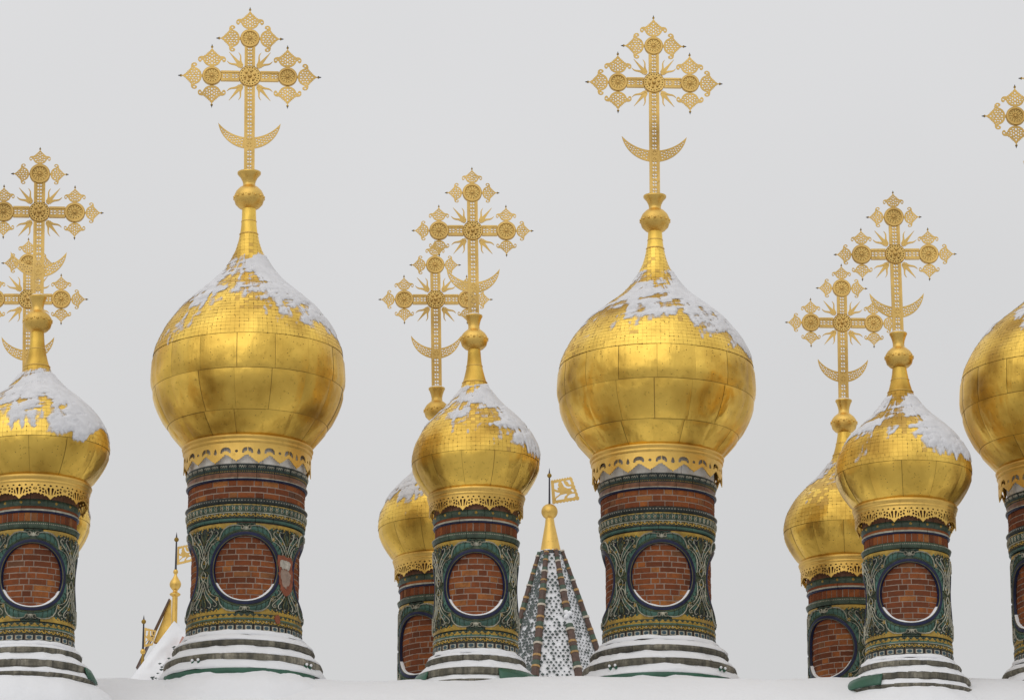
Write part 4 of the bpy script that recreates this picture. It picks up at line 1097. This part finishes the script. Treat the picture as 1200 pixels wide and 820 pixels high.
    for i in range(nB):
        t_ = 2 * PI * i / nB; r = K.r(hwB, yB)
        sphere(mb, (r * math.sin(t_), -r * math.cos(t_), K.z(yB) + zoff), rB * U, 'gold_trim', 8, 5)
        sphere(mb, (r * .98 * math.sin(t_ + PI / nB), -r * .98 * math.cos(t_ + PI / nB), K.z(yB) + zoff + 1.2 * U), rB * .6 * U, 'gold_trim', 6, 4)
    fin = link('finial_ball', mb.mesh('finial_ball', True), root, up); fin.rotation_euler = (0, tilt, 0)
    zsock = bp[-1][1]
    smb = MB(); sphere(smb, (0, 0, zsock), 8 * U, 'snow', 16, 6, .28)
    link('socket_snow', smb.mesh('socket_snow', True), fin, kind='stuff')
    # cross
    L_ = zcross / math.cos(tilt)
    sh = build_cross(T, L_, zsock, sep, top, 11.8, 13.6 if K is L else 12.2, K is L, cres or ((37.8, 32.5, 14, 93) if K is L else (31.8, 30, 13, 78)))
    sh.location = (math.sin(tilt) * L_, 0, math.cos(tilt) * L_ - zb)
    sh.rotation_euler = (0, tilt, -root.rotation_euler[2] * .6 + R(3))
    return T

GB_, GS_ = 'large onion-dome towers of the front row', 'small onion-dome towers standing in pairs'
T1 = tower(L, 290.2, 530, 1.0, 0, 292.7, 90, seed=3, label='large gilded onion-dome tower, second from the left, a broken scar on its tiles', group=GB_, snow=.20)
T2 = tower(L, 769.8, 541, .975, 4, 766.3, 97.5, dr=1.05, cut=254, sep=45, seed=8, label='large gilded onion-dome tower standing alone right of the snowy tent roof', group=GB_, snow=.17, cres=(40.5, 33, 14.5, 104))
T3 = tower(L, 1248, 555, 1.0, -47, 1234.5, 137, dr=1.05, cut=252, seed=5, label='large gilded onion-dome tower cut off by the right edge of the photo', group=GB_, snow=.10, cres=(38, 33, 14, 90))
S1 = tower(S, 41, 574, 1.05, 0, 46, 249, dr=1.10, dz=1.0, sep=40.5, top=46, seed=11, label='small gilded onion-dome tower at the far left edge, its dome the snowiest', group=GS_, snow=.12, drum_z=.97, snow_dir=14, green=((62, 92),))
S1b = tower(S, 31, 657, .98, -35, 33, 351, sep=40, top=46, seed=12, label='small onion-dome tower behind the leftmost one, only cross and dome edge showing', group=GS_)
S2 = tower(S, 558, 586, 1.0, 0, 553.9, 270.5, sep=40.5, top=48, seed=15, label='small gilded onion-dome tower in front, left beside the snowy tent roof, full brick roundel showing', group=GS_, snow=.13, green=((22, 95), (-100, -52)))
S2b = tower(S, 514.5, 660, .94, -35, 510.5, 351, sep=40, top=46, seed=16, label='small gilded onion-dome tower half hidden behind the middle small tower', group=GS_, snow=.10)
S3 = tower(S, 1060.5, 600, 1.02, 4, 1049, 298, dr=1.045, cut=418, sep=39.5, top=46, seed=22, label='small gilded onion-dome tower in front, nearest the right edge, with a full brick roundel', group=GS_, snow=.13, drum_z=.94, green=((-100, -26),))
S3b = tower(S, 992, 664, .94, -36, 987, 378.5, dr=1.03, cut=420, sep=40, top=46, seed=24, label='small gilded onion-dome tower half hidden behind the rightmost small tower', group=GS_, snow=.05)

# the broken patch beside the window of the second tower from the left
def scar(T, K):
    Rm = K.Rm; zc = K.z(K.yc) - T.zb
    def patch(ol, h, mat, name, parent):
        pr = random.Random(len(ol)); o2 = []
        for q in range(len(ol)):
            a, b_ = ol[q], ol[(q + 1) % len(ol)]
            for f in (0, .33, .66): o2.append((a[0] + (b_[0] - a[0]) * f + pr.uniform(-.9, .9), a[1] + (b_[1] - a[1]) * f + pr.uniform(-.9, .9)))
        ol = o2
        rel = Relief(lambda v: Rm, Rm); n = len(ol); cxy = (sum(p[0] for p in ol) / n, sum(p[1] for p in ol) / n)
        V = [rel.P(cxy[0] * U, cxy[1] * U, h)] + [rel.P(p[0] * U, p[1] * U, h) for p in ol] + [rel.P(p[0] * U * 1.0, p[1] * U, -.03) for p in ol]
        mb = MB(); mb.add(V, [(0, 1 + i, 1 + (i + 1) % n) for i in range(n)] + [(1 + i, 1 + n + i, 1 + n + (i + 1) % n, 1 + (i + 1) % n) for i in range(n)], mat)
        return link(name, mb.mesh(name), parent, (0, 0, zc) if parent is T.root else (0, 0, 0))
    o = patch([(38, 19), (44, 18), (52, 17), (58, 17.5), (61, 14), (60, 4), (63, -8), (61, -18), (56, -27), (50, -29), (44, -24), (41, -15), (40.5, -6), (40, 2), (38, 10)], .032, 'clay', 'broken_tile_scar', T.root)
    o['label'] = 'red clay and pale plaster where glazed tiles have broken away'
    patch([(42, 12), (48, 13), (54, 12), (57, 10), (56, 4), (53, 1), (49, 3), (45, 2), (42, 5)], .040, 'plaster_dirty', 'plaster_patch', o)
    patch([(43, .5), (48, 2), (54, 0), (58, -3), (57, -10), (55, -16), (50, -20), (45, -17), (43, -8)], .037, 'mortar', 'mortar_patch', o)
    o = patch([(38, -53), (41, -52), (43, -55), (43, -60), (40, -63), (37, -61), (36, -56)], .030, 'clay', 'broken_tile_scar', T.root)
scar(T1, L)

# ------------------------------------------------------------------ the snowy roof the towers stand on
def ridge_mesh():
    xs = np.linspace(-24, 24, 480); zr = unproj(600, 796.5, 53.4)[0].z
    prof = [(50.2, zr - 1.6), (50.2, zr - 1.35), (50.5, zr - 1.18), (51.2, zr - .86), (52.0, zr - .47), (52.7, zr - .15), (53.1, zr - .03), (53.4, zr), (53.8, zr - .03), (54.4, zr - .2), (56, zr - .75), (60, zr - 1.2), (84, zr - 1.4)]
    V = []
    for i, x in enumerate(xs):
        for j, (y, z) in enumerate(prof):
            n_ = float(fbm(np.array([x * .5, y * .8, 3.3]), 2, 3)) - .5
            n2_ = float(fbm(np.array([x * 1.7, y * 2.5, 9.3]), 4, 3)) - .5
            V.append((x, y, z + (.16 * n_ + .07 * n2_) * (j > 1)))
    k = len(prof)
    mb = MB(); mb.add(V, [(i * k + j, i * k + k + j, i * k + k + j + 1, i * k + j + 1) for i in range(len(xs) - 1) for j in range(k - 1)], 'snow')
    return mb.mesh('roof_snow', True), zr
me, zr = ridge_mesh()
bld = bpy.data.objects.new('palace_building', None); COL.objects.link(bld); bld.location = (0, 50.4, 0)
bld['label'] = 'snow-covered palace roof along the bottom edge carrying all the domed towers'; bld['category'] = 'building'
link('snow_covered_roof', me, bld, (0, -50.4, 0), kind='stuff')
def box(mb, x0, x1, y0, y1, z0, z1, mat):
    V = [(x, y, z) for x in (x0, x1) for y in (y0, y1) for z in (z0, z1)]
    mb.add(V, [(0, 1, 3, 2), (4, 6, 7, 5), (0, 4, 5, 1), (2, 3, 7, 6), (0, 2, 6, 4), (1, 5, 7, 3)], mat)
mb = MB(); box(mb, -24.3, 24.3, 49.9, 50.19, zr - 1.72, zr - 1.5, 'green_metal'); link('eave_gutter', mb.mesh('eave_gutter'), bld, (0, -50.4, 0))
mb = MB(); box(mb, -23.8, 23.8, 50.4, 83.5, 0, zr - 1.75, 'wall_paint')
o = link('wall', mb.mesh('wall'), bld, (0, -50.4, 0))
# green folded seam of the lower roof showing beside the middle tower
def roof_edge(x0, x1, y, Y, name_label):
    a, _ = unproj(x0, y, Y); b_, _ = unproj(x1, y, Y)
    n = 24; V = []
    for i in range(n + 1):
        f = i / n; x = a.x + (b_.x - a.x) * f
        zt = a.z + .05 * (float(vnoise(np.array([i * .4, 1.0, 2.0]), 4)) - .5) 
        ramp_ = min(1, i / 3, (n - i) / 3)
        for dy, dz_ in ((.16, .055 * ramp_ + .01), (0, .05 * ramp_ + .01), (-.03, .0), (-.03, -.028), (.2, -.04)): V.append((x, Y + dy, zt + dz_))
    mb = MB(); F1 = [(i * 5 + j, i * 5 + 5 + j, i * 5 + 6 + j, i * 5 + 1 + j) for i in range(n) for j in range(4)]
    mb.add(V, [f for q, f in enumerate(F1) if q % 4 < 2], 'snow'); mb.add(V, [f for q, f in enumerate(F1) if q % 4 >= 2], 'green_metal')
    o = link('roof_seam', mb.mesh('roof_seam'), bld, (0, -50.4, 0))

# ------------------------------------------------------------------ tent-roofed tower behind
YT = 74.0
UT = unproj(646, 700, YT)[1] / F
def tpt(y): return unproj(646, y, YT)[0].z
def vane(root, base, k, top_spike, knob, flag, pole_low, mir=False):
    """weathervane: pole, knob, pierced pennant with a lion; all lengths in metres from base (x, y, z)"""
    x, y, z = base
    mb = MB(); lathe(mb, [(.018 * k, z), (.016 * k, z + pole_low), (.012 * k, z + knob - .03)], 'iron', 10)
    sphere(mb, (0, 0, z + knob), .036 * k, 'gold_old', 12, 8)
    lathe(mb, [(.016 * k, z + knob + .02), (.010 * k, z + (knob + top_spike) / 2), (.001, z + top_spike)], 'iron', 8)
    p = link('vane_pole', mb.mesh('vane_pole', True), root, (x, y, 0))
    c0, c1, c2, c3 = flag      # corners: hoist top, fly top, fly bottom, hoist bottom
    def B(u, v):
        a = [(c0[i] + (c1[i] - c0[i]) * u) for i in (0, 1)]; b_ = [(c3[i] + (c2[i] - c3[i]) * u) for i in (0, 1)]
        return tuple(a[i] + (b_[i] - a[i]) * v for i in (0, 1))
    ol = []
    for i in range(17):
        ol.append(B(i / 16, -.03 if i % 2 else .02))
    for i in range(1, 13): ol.append(B(1.0 + (.03 if i % 2 else 0), i / 12))
    for i in range(15, -1, -1): ol.append(B(i / 16, 1 + (.03 if i % 2 else -.01)))
    # openings round a walking beast
    holes = [[(.14, .13), (.36, .12), (.30, .26), (.34, .34), (.26, .36), (.28, .46), (.22, .44), (.13, .38)],
             [(.48, .10), (.58, .10), (.60, .22), (.66, .34), (.76, .38), (.86, .38), (.84, .46), (.70, .46), (.56, .36), (.52, .22)],
             [(.66, .10), (.88, .10), (.90, .30), (.80, .30), (.76, .16)],
             [(.13, .48), (.22, .54), (.34, .58), (.30, .66), (.18, .72), (.13, .76)],
             [(.15, .88), (.16, .80), (.36, .68), (.58, .66), (.62, .70), (.50, .78), (.46, .88)],
             [(.58, .86), (.62, .78), (.72, .72), (.84, .70), (.92, .72), (.90, .84), (.80, .88)],
             [(.80, .52), (.90, .52), (.92, .64), (.84, .64)]]
    V, Fc = plate([ol] + [[B(u, v) for u, v in h] for h in holes], .016)
    mb = MB(); mb.add([(px, -pz, py) for px, py, pz in V], Fc, 'gold_cross')
    link('pennant', mb.mesh('pennant'), p, (0, 0, z))
    return p
tent = bpy.data.objects.new('tent_roof_tower', None); COL.objects.link(tent)
xb = unproj(650, 800, YT)[0].x; xt = unproj(644.2, 608, YT)[0].x
zb_ = tpt(812); tent.location = (xb, YT, zb_)
tent['label'] = 'octagonal tent roof with snow-speckled dark scales, striped ribs and a gilded tip'; tent['category'] = 'tower'
zt0 = tpt(645.5) - zb_; dxx = (xt - xb)
lean = lambda z: dxx * z / (tpt(608) - zb_)
def tr(y): return np.interp(y, [645.5, 700, 765, 812], [13.0, 31.0, 52.5, 68.5]) * UT
nf = 8; ang0 = R(22.5 + 2)
def tvert(k, y, dr_=0.0):
    z = tpt(y) - zb_; r = tr(y) + dr_; t = ang0 + 2 * PI * k / nf
    return Vector((lean(z) + r * math.sin(t), -r * math.cos(t), z))
mb = MB(); V = []; ys = [645.5, 700, 765, 812]
for k in range(nf):
    for y in ys: V.append(tvert(k, y))
mb.add(V, [(k * 4 + j + 1, ((k + 1) % nf) * 4 + j + 1, ((k + 1) % nf) * 4 + j, k * 4 + j) for k in range(nf) for j in range(3)], 'snow')
link('tent_snow', mb.mesh('tent_snow'), tent, kind='stuff')
# dark glazed scales poking through the snow
V = []; Fc = []; tr_ = random.Random(5)
for k in range(nf):
    kc = (ang0 + 2 * PI * (k + .5) / nf + PI) % (2 * PI) - PI
    if abs(kc) > R(110): continue
    y = 650.0; row = 0
    while y < 806:
        A = tvert(k, y); B_ = tvert(k + 1, y); W = (B_ - A).length; n = max(1, int((W - 6 * UT) / (5.5 * UT)))
        out_n = Vector((math.sin(kc), -math.cos(kc), .31)).normalized(); side = (B_ - A).normalized(); upv = out_n.cross(side) * -1
        if upv.z < 0: upv = -upv
        for i in range(n + (row % 2)):
            f = .5 + ((i - (n + (row % 2) - 1) / 2) * 5.5 * UT) / W
            if not .07 < f < .93: continue
            dens = .97 if kc < -R(20) else .95
            if tr_.random() > dens: continue
            s = (1.15 if kc < -R(20) else .82) * tr_.uniform(.6, 1.2) * 2.5 * UT
            c = A.lerp(B_, f) + out_n * .012
            c += side * tr_.uniform(-.7, .7) * UT + upv * tr_.uniform(-.5, .5) * UT
            b0 = len(V)
            for a_, u_, o_ in ((-s, 0, 0), (0, -s * 1.0, .012), (s, 0, 0), (0, s * .9, .0)): V.append(tuple(c + side * a_ + upv * u_ + out_n * (.018 + o_ - .006)))
            V.append(tuple(c + out_n * .035))
            for q in range(4): Fc.append((b0 + q, b0 + (q + 1) % 4, b0 + 4))
        y += 3.8; row += 1
mb = MB(); mb.add(V, Fc, 'scale_green'); link('roof_scales', mb.mesh('roof_scales'), tent, kind='stuff')
# ribs of coloured half-round tiles
seq = [('rib_ochre', 2.6), ('rib_brown', 11), ('rib_green', 5.5), ('rib_cream', 2.6), ('rib_brown', 12), ('rib_ochre', 2.8), ('rib_brown', 5), ('rib_green', 6)]
for k in range(nf):
    kc = (ang0 + 2 * PI * k / nf + PI) % (2 * PI) - PI
    if abs(kc) > R(115): continue
    y = 646.0 + tr_.uniform(0, 3); q = k * 3
    while y < 808:
        mt, ln = seq[q % 8]; q += 1
        y2 = min(y + ln * (.75 if y < 690 else 1.0), 809)
        if abs(kc - R(24.5)) < .05 and 722 < y < 732: y = y2; continue    # snow fills a gap in this rib
        a_ = tvert(k, y, .0); b_ = tvert(k, y2 - .25, .0)
        ax = (b_ - a_).normalized(); o_ = Vector((math.sin(kc), -math.cos(kc), .3)); o_ = (o_ - ax * o_.dot(ax)).normalized(); sd_ = ax.cross(o_)
        w_ = np.interp(y, [646, 700, 800], [2.7, 4.1, 4.9]) * UT * (1.22 if mt == 'rib_cream' else 1.08 if mt == 'rib_ochre' else 1)
        V = []
        for j in range(7):
            t = R(-100 + 200 * j / 6)
            dvec = sd_ * (w_ * math.sin(t)) + o_ * (w_ * math.cos(t) + .01)
            V.append(tuple(a_ + dvec)); V.append(tuple(b_ + dvec))
        mb = MB(); mb.add(V, [(2 * j, 2 * j + 1, 2 * j + 3, 2 * j + 2) for j in range(6)] + [tuple(range(0, 14, 2)), tuple(range(1, 14, 2))[::-1]], mt)
        link('rib_tile', mb.mesh('rib_tile'), tent)
        y = y2
s_y = 727; c = tvert(0, s_y, .04)
mb = MB()
for q in range(5): sphere(mb, tuple(c + Vector((tr_.uniform(-.05, .05), -.02, tr_.uniform(-.07, .07)))), .05, 'snow', 10, 6)
link('snow_clump', mb.mesh('snow_clump', True), tent, kind='stuff')
mb = MB(); z1 = tpt(646.5) - zb_; z2 = tpt(608) - zb_; xs_ = lean(z2)
lathe(mb, [(14.5 * UT, z1 - .07), (13.2 * UT, z1 - .0)], 'iron', 32); mb.v = [(x + lean(z1), y, z) for x, y, z in mb.v]
link('tip_flashing', mb.mesh('tip_flashing'), tent)
mb = MB(); prof = [(12.4, 646.5), (12.0, 645), (8.6, 628), (5.8, 614), (4.9, 607)]
V0 = len(mb.v); lathe(mb, [(h * UT, tpt(y) - zb_) for h, y in prof], 'gold_trim', 32)
mb.v = [(x + lean(z), y, z) for x, y, z in mb.v]
cone = link('gilded_cone', mb.mesh('gilded_cone', True), tent)
mb = MB(); zbll = tpt(599.3) - zb_; sphere(mb, (lean(zbll), 0, zbll), 9.7 * UT, 'gold_trim', 28, 18, .97); ball = link('gilded_ball', mb.mesh('gilded_ball', True), tent)
zv = tpt(590) - zb_; hy = lambda y: tpt(y) - zb_ - zv
fx = lambda x: (x - 643.6) * UT
vane(tent, (lean(zbll), 0, zv), 1.35, hy(548), hy(557), ((fx(645.2), hy(563)), (fx(669.6), hy(558.8)), (fx(678.6), hy(585)), (fx(647), hy(590))), .05)

# ------------------------------------------------------------------ gilded pinnacles and snowy gable behind, left
YG = 70.0
def pinnacle(x, base_y, parts, label, flag, spike, knob, kk, pole_y):
    p, t = unproj(x, base_y, YG); u = t / F
    r = bpy.data.objects.new('gilded_pinnacle', None); COL.objects.link(r); r.location = p
    r['label'] = label; r['category'] = 'finial'; r['group'] = 'gilded pinnacles with lion pennants'
    z = lambda y: unproj(x, y, YG)[0].z - p.z
    for nm, prof, mt in parts:
        mb = MB(); lathe(mb, [(h * u, z(y)) for h, y in prof], mt, 24); link(nm, mb.mesh(nm, True), r)
    z0 = z(pole_y)
    fl = tuple(((fx_ - x) * u, z(fy) - z0) for fx_, fy in flag)
    vane(r, (0, 0, z0), kk, z(spike) - z0, z(knob) - z0, fl, .05)
    return r, p, u
gp1, pp, ug = pinnacle(202.5, 800, [('shaft', [(3.5, 800), (3.4, 740), (3.2, 698)], 'gold_trim'), ('collar', [(3.2, 698.5), (5.6, 697.5), (6.6, 696), (5.2, 694.6), (3.0, 693.6), (2.6, 691.5)], 'gold_trim'),
    ('bulb', [(2.4, 691.8), (4.2, 690), (6.4, 687), (6.9, 684), (6.0, 681), (3.9, 678), (2.0, 674.5), (1.5, 672.4)], 'gold_trim'), ('small_ball', [(.6, 673), (2.2, 672), (3.0, 669.7), (2.2, 667.4), (.6, 666.6)], 'gold_trim')],
    'tall gilded pinnacle with bulb and lion pennant just left of the second tower', ((203.8, 640.5), (219.5, 637.5), (222.5, 657), (203.8, 661.5)), 623, 632, 1.3, 667)
gp2, pp2, ug2 = pinnacle(166.4, 800, [('small_ball', [(.6, 766.5), (2.4, 765.4), (3.2, 763), (2.3, 760.6), (.6, 759.6)], 'gold_trim'), ('shaft', [(2.6, 800), (2.2, 775), (1.1, 766)], 'gold_old')],
    'shorter gilded pinnacle with lion pennant at the foot of the gable edge', ((167.6, 735), (181.5, 738.5), (177.5, 755.5), (167.6, 757.5)), 720, 728, 1.3, 760)
# sloping snowy gable with a gilded gable board
gb = bpy.data.objects.new('snowy_gable', None); COL.objects.link(gb); gpos = unproj(185, 812, YG)[0]; gb.location = gpos
gb['label'] = 'steep gable roof under thick snow left of the second tower, with gilded board'; gb['category'] = 'roof'
def gpt(x, y, dY=0):
    q = unproj(x, y, YG + dY)[0]; return q - gpos
def quad_patch(corn, mat, name, n=14, amp=.08, seed=0, th=.12, **pr):
    """thick uneven slab: corners a b c d given as points, thickness to the back"""
    a_, b_, c_, d_ = corn; V = []
    nrm = (b_ - a_).cross(d_ - a_).normalized()
    if nrm.y > 0: nrm = -nrm
    for i in range(n + 1):
        for j in range(n + 1):
            p = a_.lerp(b_, i / n).lerp(d_.lerp(c_, i / n), j / n)
            e = min(1, 4 * min(i, n - i, j, n - j) / n)
            h = (float(fbm(np.array([p.x * 2, p.z * 2, p.y + seed]), seed, 3)) - .35) * amp * 2 * e + .03 * e
            V.append(p + nrm * h)
    m_ = len(V)
    Fc = [(i * (n + 1) + j, (i + 1) * (n + 1) + j, (i + 1) * (n + 1) + j + 1, i * (n + 1) + j + 1) for i in range(n) for j in range(n)]
    bd = [i * (n + 1) for i in range(n + 1)] + [n * (n + 1) + j for j in range(1, n + 1)] + [i * (n + 1) + n for i in range(n - 1, -1, -1)] + [j for j in range(n - 1, 0, -1)]
    for q, i in enumerate(bd): V.append(V[i] - nrm * th)
    k = len(bd); Fc += [(bd[q], m_ + q, m_ + (q + 1) % k, bd[(q + 1) % k]) for q in range(k)]; Fc.append(tuple(m_ + q for q in range(k)))
    mb = MB(); mb.add([tuple(v) for v in V], Fc, mat)
    return link(name, mb.mesh(name, True), gb, **pr)
quad_patch([gpt(140, 812, -1.6), gpt(196, 812, -1.6), gpt(220, 742, -.7), gpt(204, 727, -.7)], 'snow', 'gable_snow', 26, .22, 3, kind='stuff')
quad_patch([gpt(183, 815, -1.82), gpt(206, 815, -1.82), gpt(226, 750, -.88), gpt(213.5, 745, -.88)], 'pink_paint', 'gable_wall', 12, .12, 5)
V = []
for (x0, y0), (x1, y1) in (((198.6, 702), (200.4, 702)), ((190, 727), (200.4, 728)), ((180, 752), (200.4, 755))): V += [tuple(gpt(x0, y0, .9)), tuple(gpt(x1, y1, .9))]
V2 = [(x, y + .15, z) for x, y, z in V]; mb = MB()
mb.add(V + V2, [(0, 1, 3, 2), (2, 3, 5, 4), (6, 8, 9, 7), (8, 10, 11, 9), (0, 2, 8, 6), (2, 4, 10, 8), (1, 7, 9, 3), (3, 9, 11, 5)], 'gold_trim')
link('gilded_gable_board', mb.mesh('gilded_gable_board'), gb)
mb = MB()
A_, B_ = gpt(198.4, 701, .8), gpt(160, 782, .5)
for o_, mt, wd in ((0, 'rib_brown', .012),):
    d = (B_ - A_).normalized(); s_ = Vector((d.z, 0, -d.x))
    V = [tuple(A_ + s_ * wd), tuple(A_ - s_ * wd), tuple(B_ - s_ * wd * 1.4), tuple(B_ + s_ * wd * 1.4)]
    mb.add(V + [(x, y + .2, z) for x, y, z in V], [(0, 1, 2, 3), (4, 7, 6, 5), (0, 3, 7, 4), (1, 5, 6, 2), (0, 4, 5, 1), (3, 2, 6, 7)], mt)
link('gable_coping', mb.mesh('gable_coping'), gb)
# scales showing through the snow on the lower gable
V = []; Fc = []
for q in range(26):
    f = tr_.random(); x = 176 + 34 * f + tr_.uniform(-7, 7); y = 805 - 48 * f + tr_.uniform(-8, 6); s = tr_.uniform(1.0, 2.6) * ug
    c = gpt(x, y, -2.05 + 1.0 * f); b0 = len(V)
    for dx_, dz_, dy_ in ((-s, 0, 0), (0, -s * .7, -.02), (s * 1.2, .1 * s, 0), (0, s * .6, 0.02)): V.append((c.x + dx_, c.y + dy_, c.z + dz_))
    V.append((c.x, c.y - .03, c.z)); Fc += [(b0 + i, b0 + (i + 1) % 4, b0 + 4) for i in range(4)]
mb = MB(); mb.add(V, Fc, 'scale_green'); link('gable_scales', mb.mesh('gable_scales'), gb, kind='stuff')

# ------------------------------------------------------------------ ground
mb = MB(); mb.add([(-3000, -2000, 0), (3000, -2000, 0), (3000, 6000, 0), (-3000, 6000, 0)], [(0, 1, 2, 3)], 'snow_ground')
link('ground', mb.mesh('ground'), None, kind='structure')
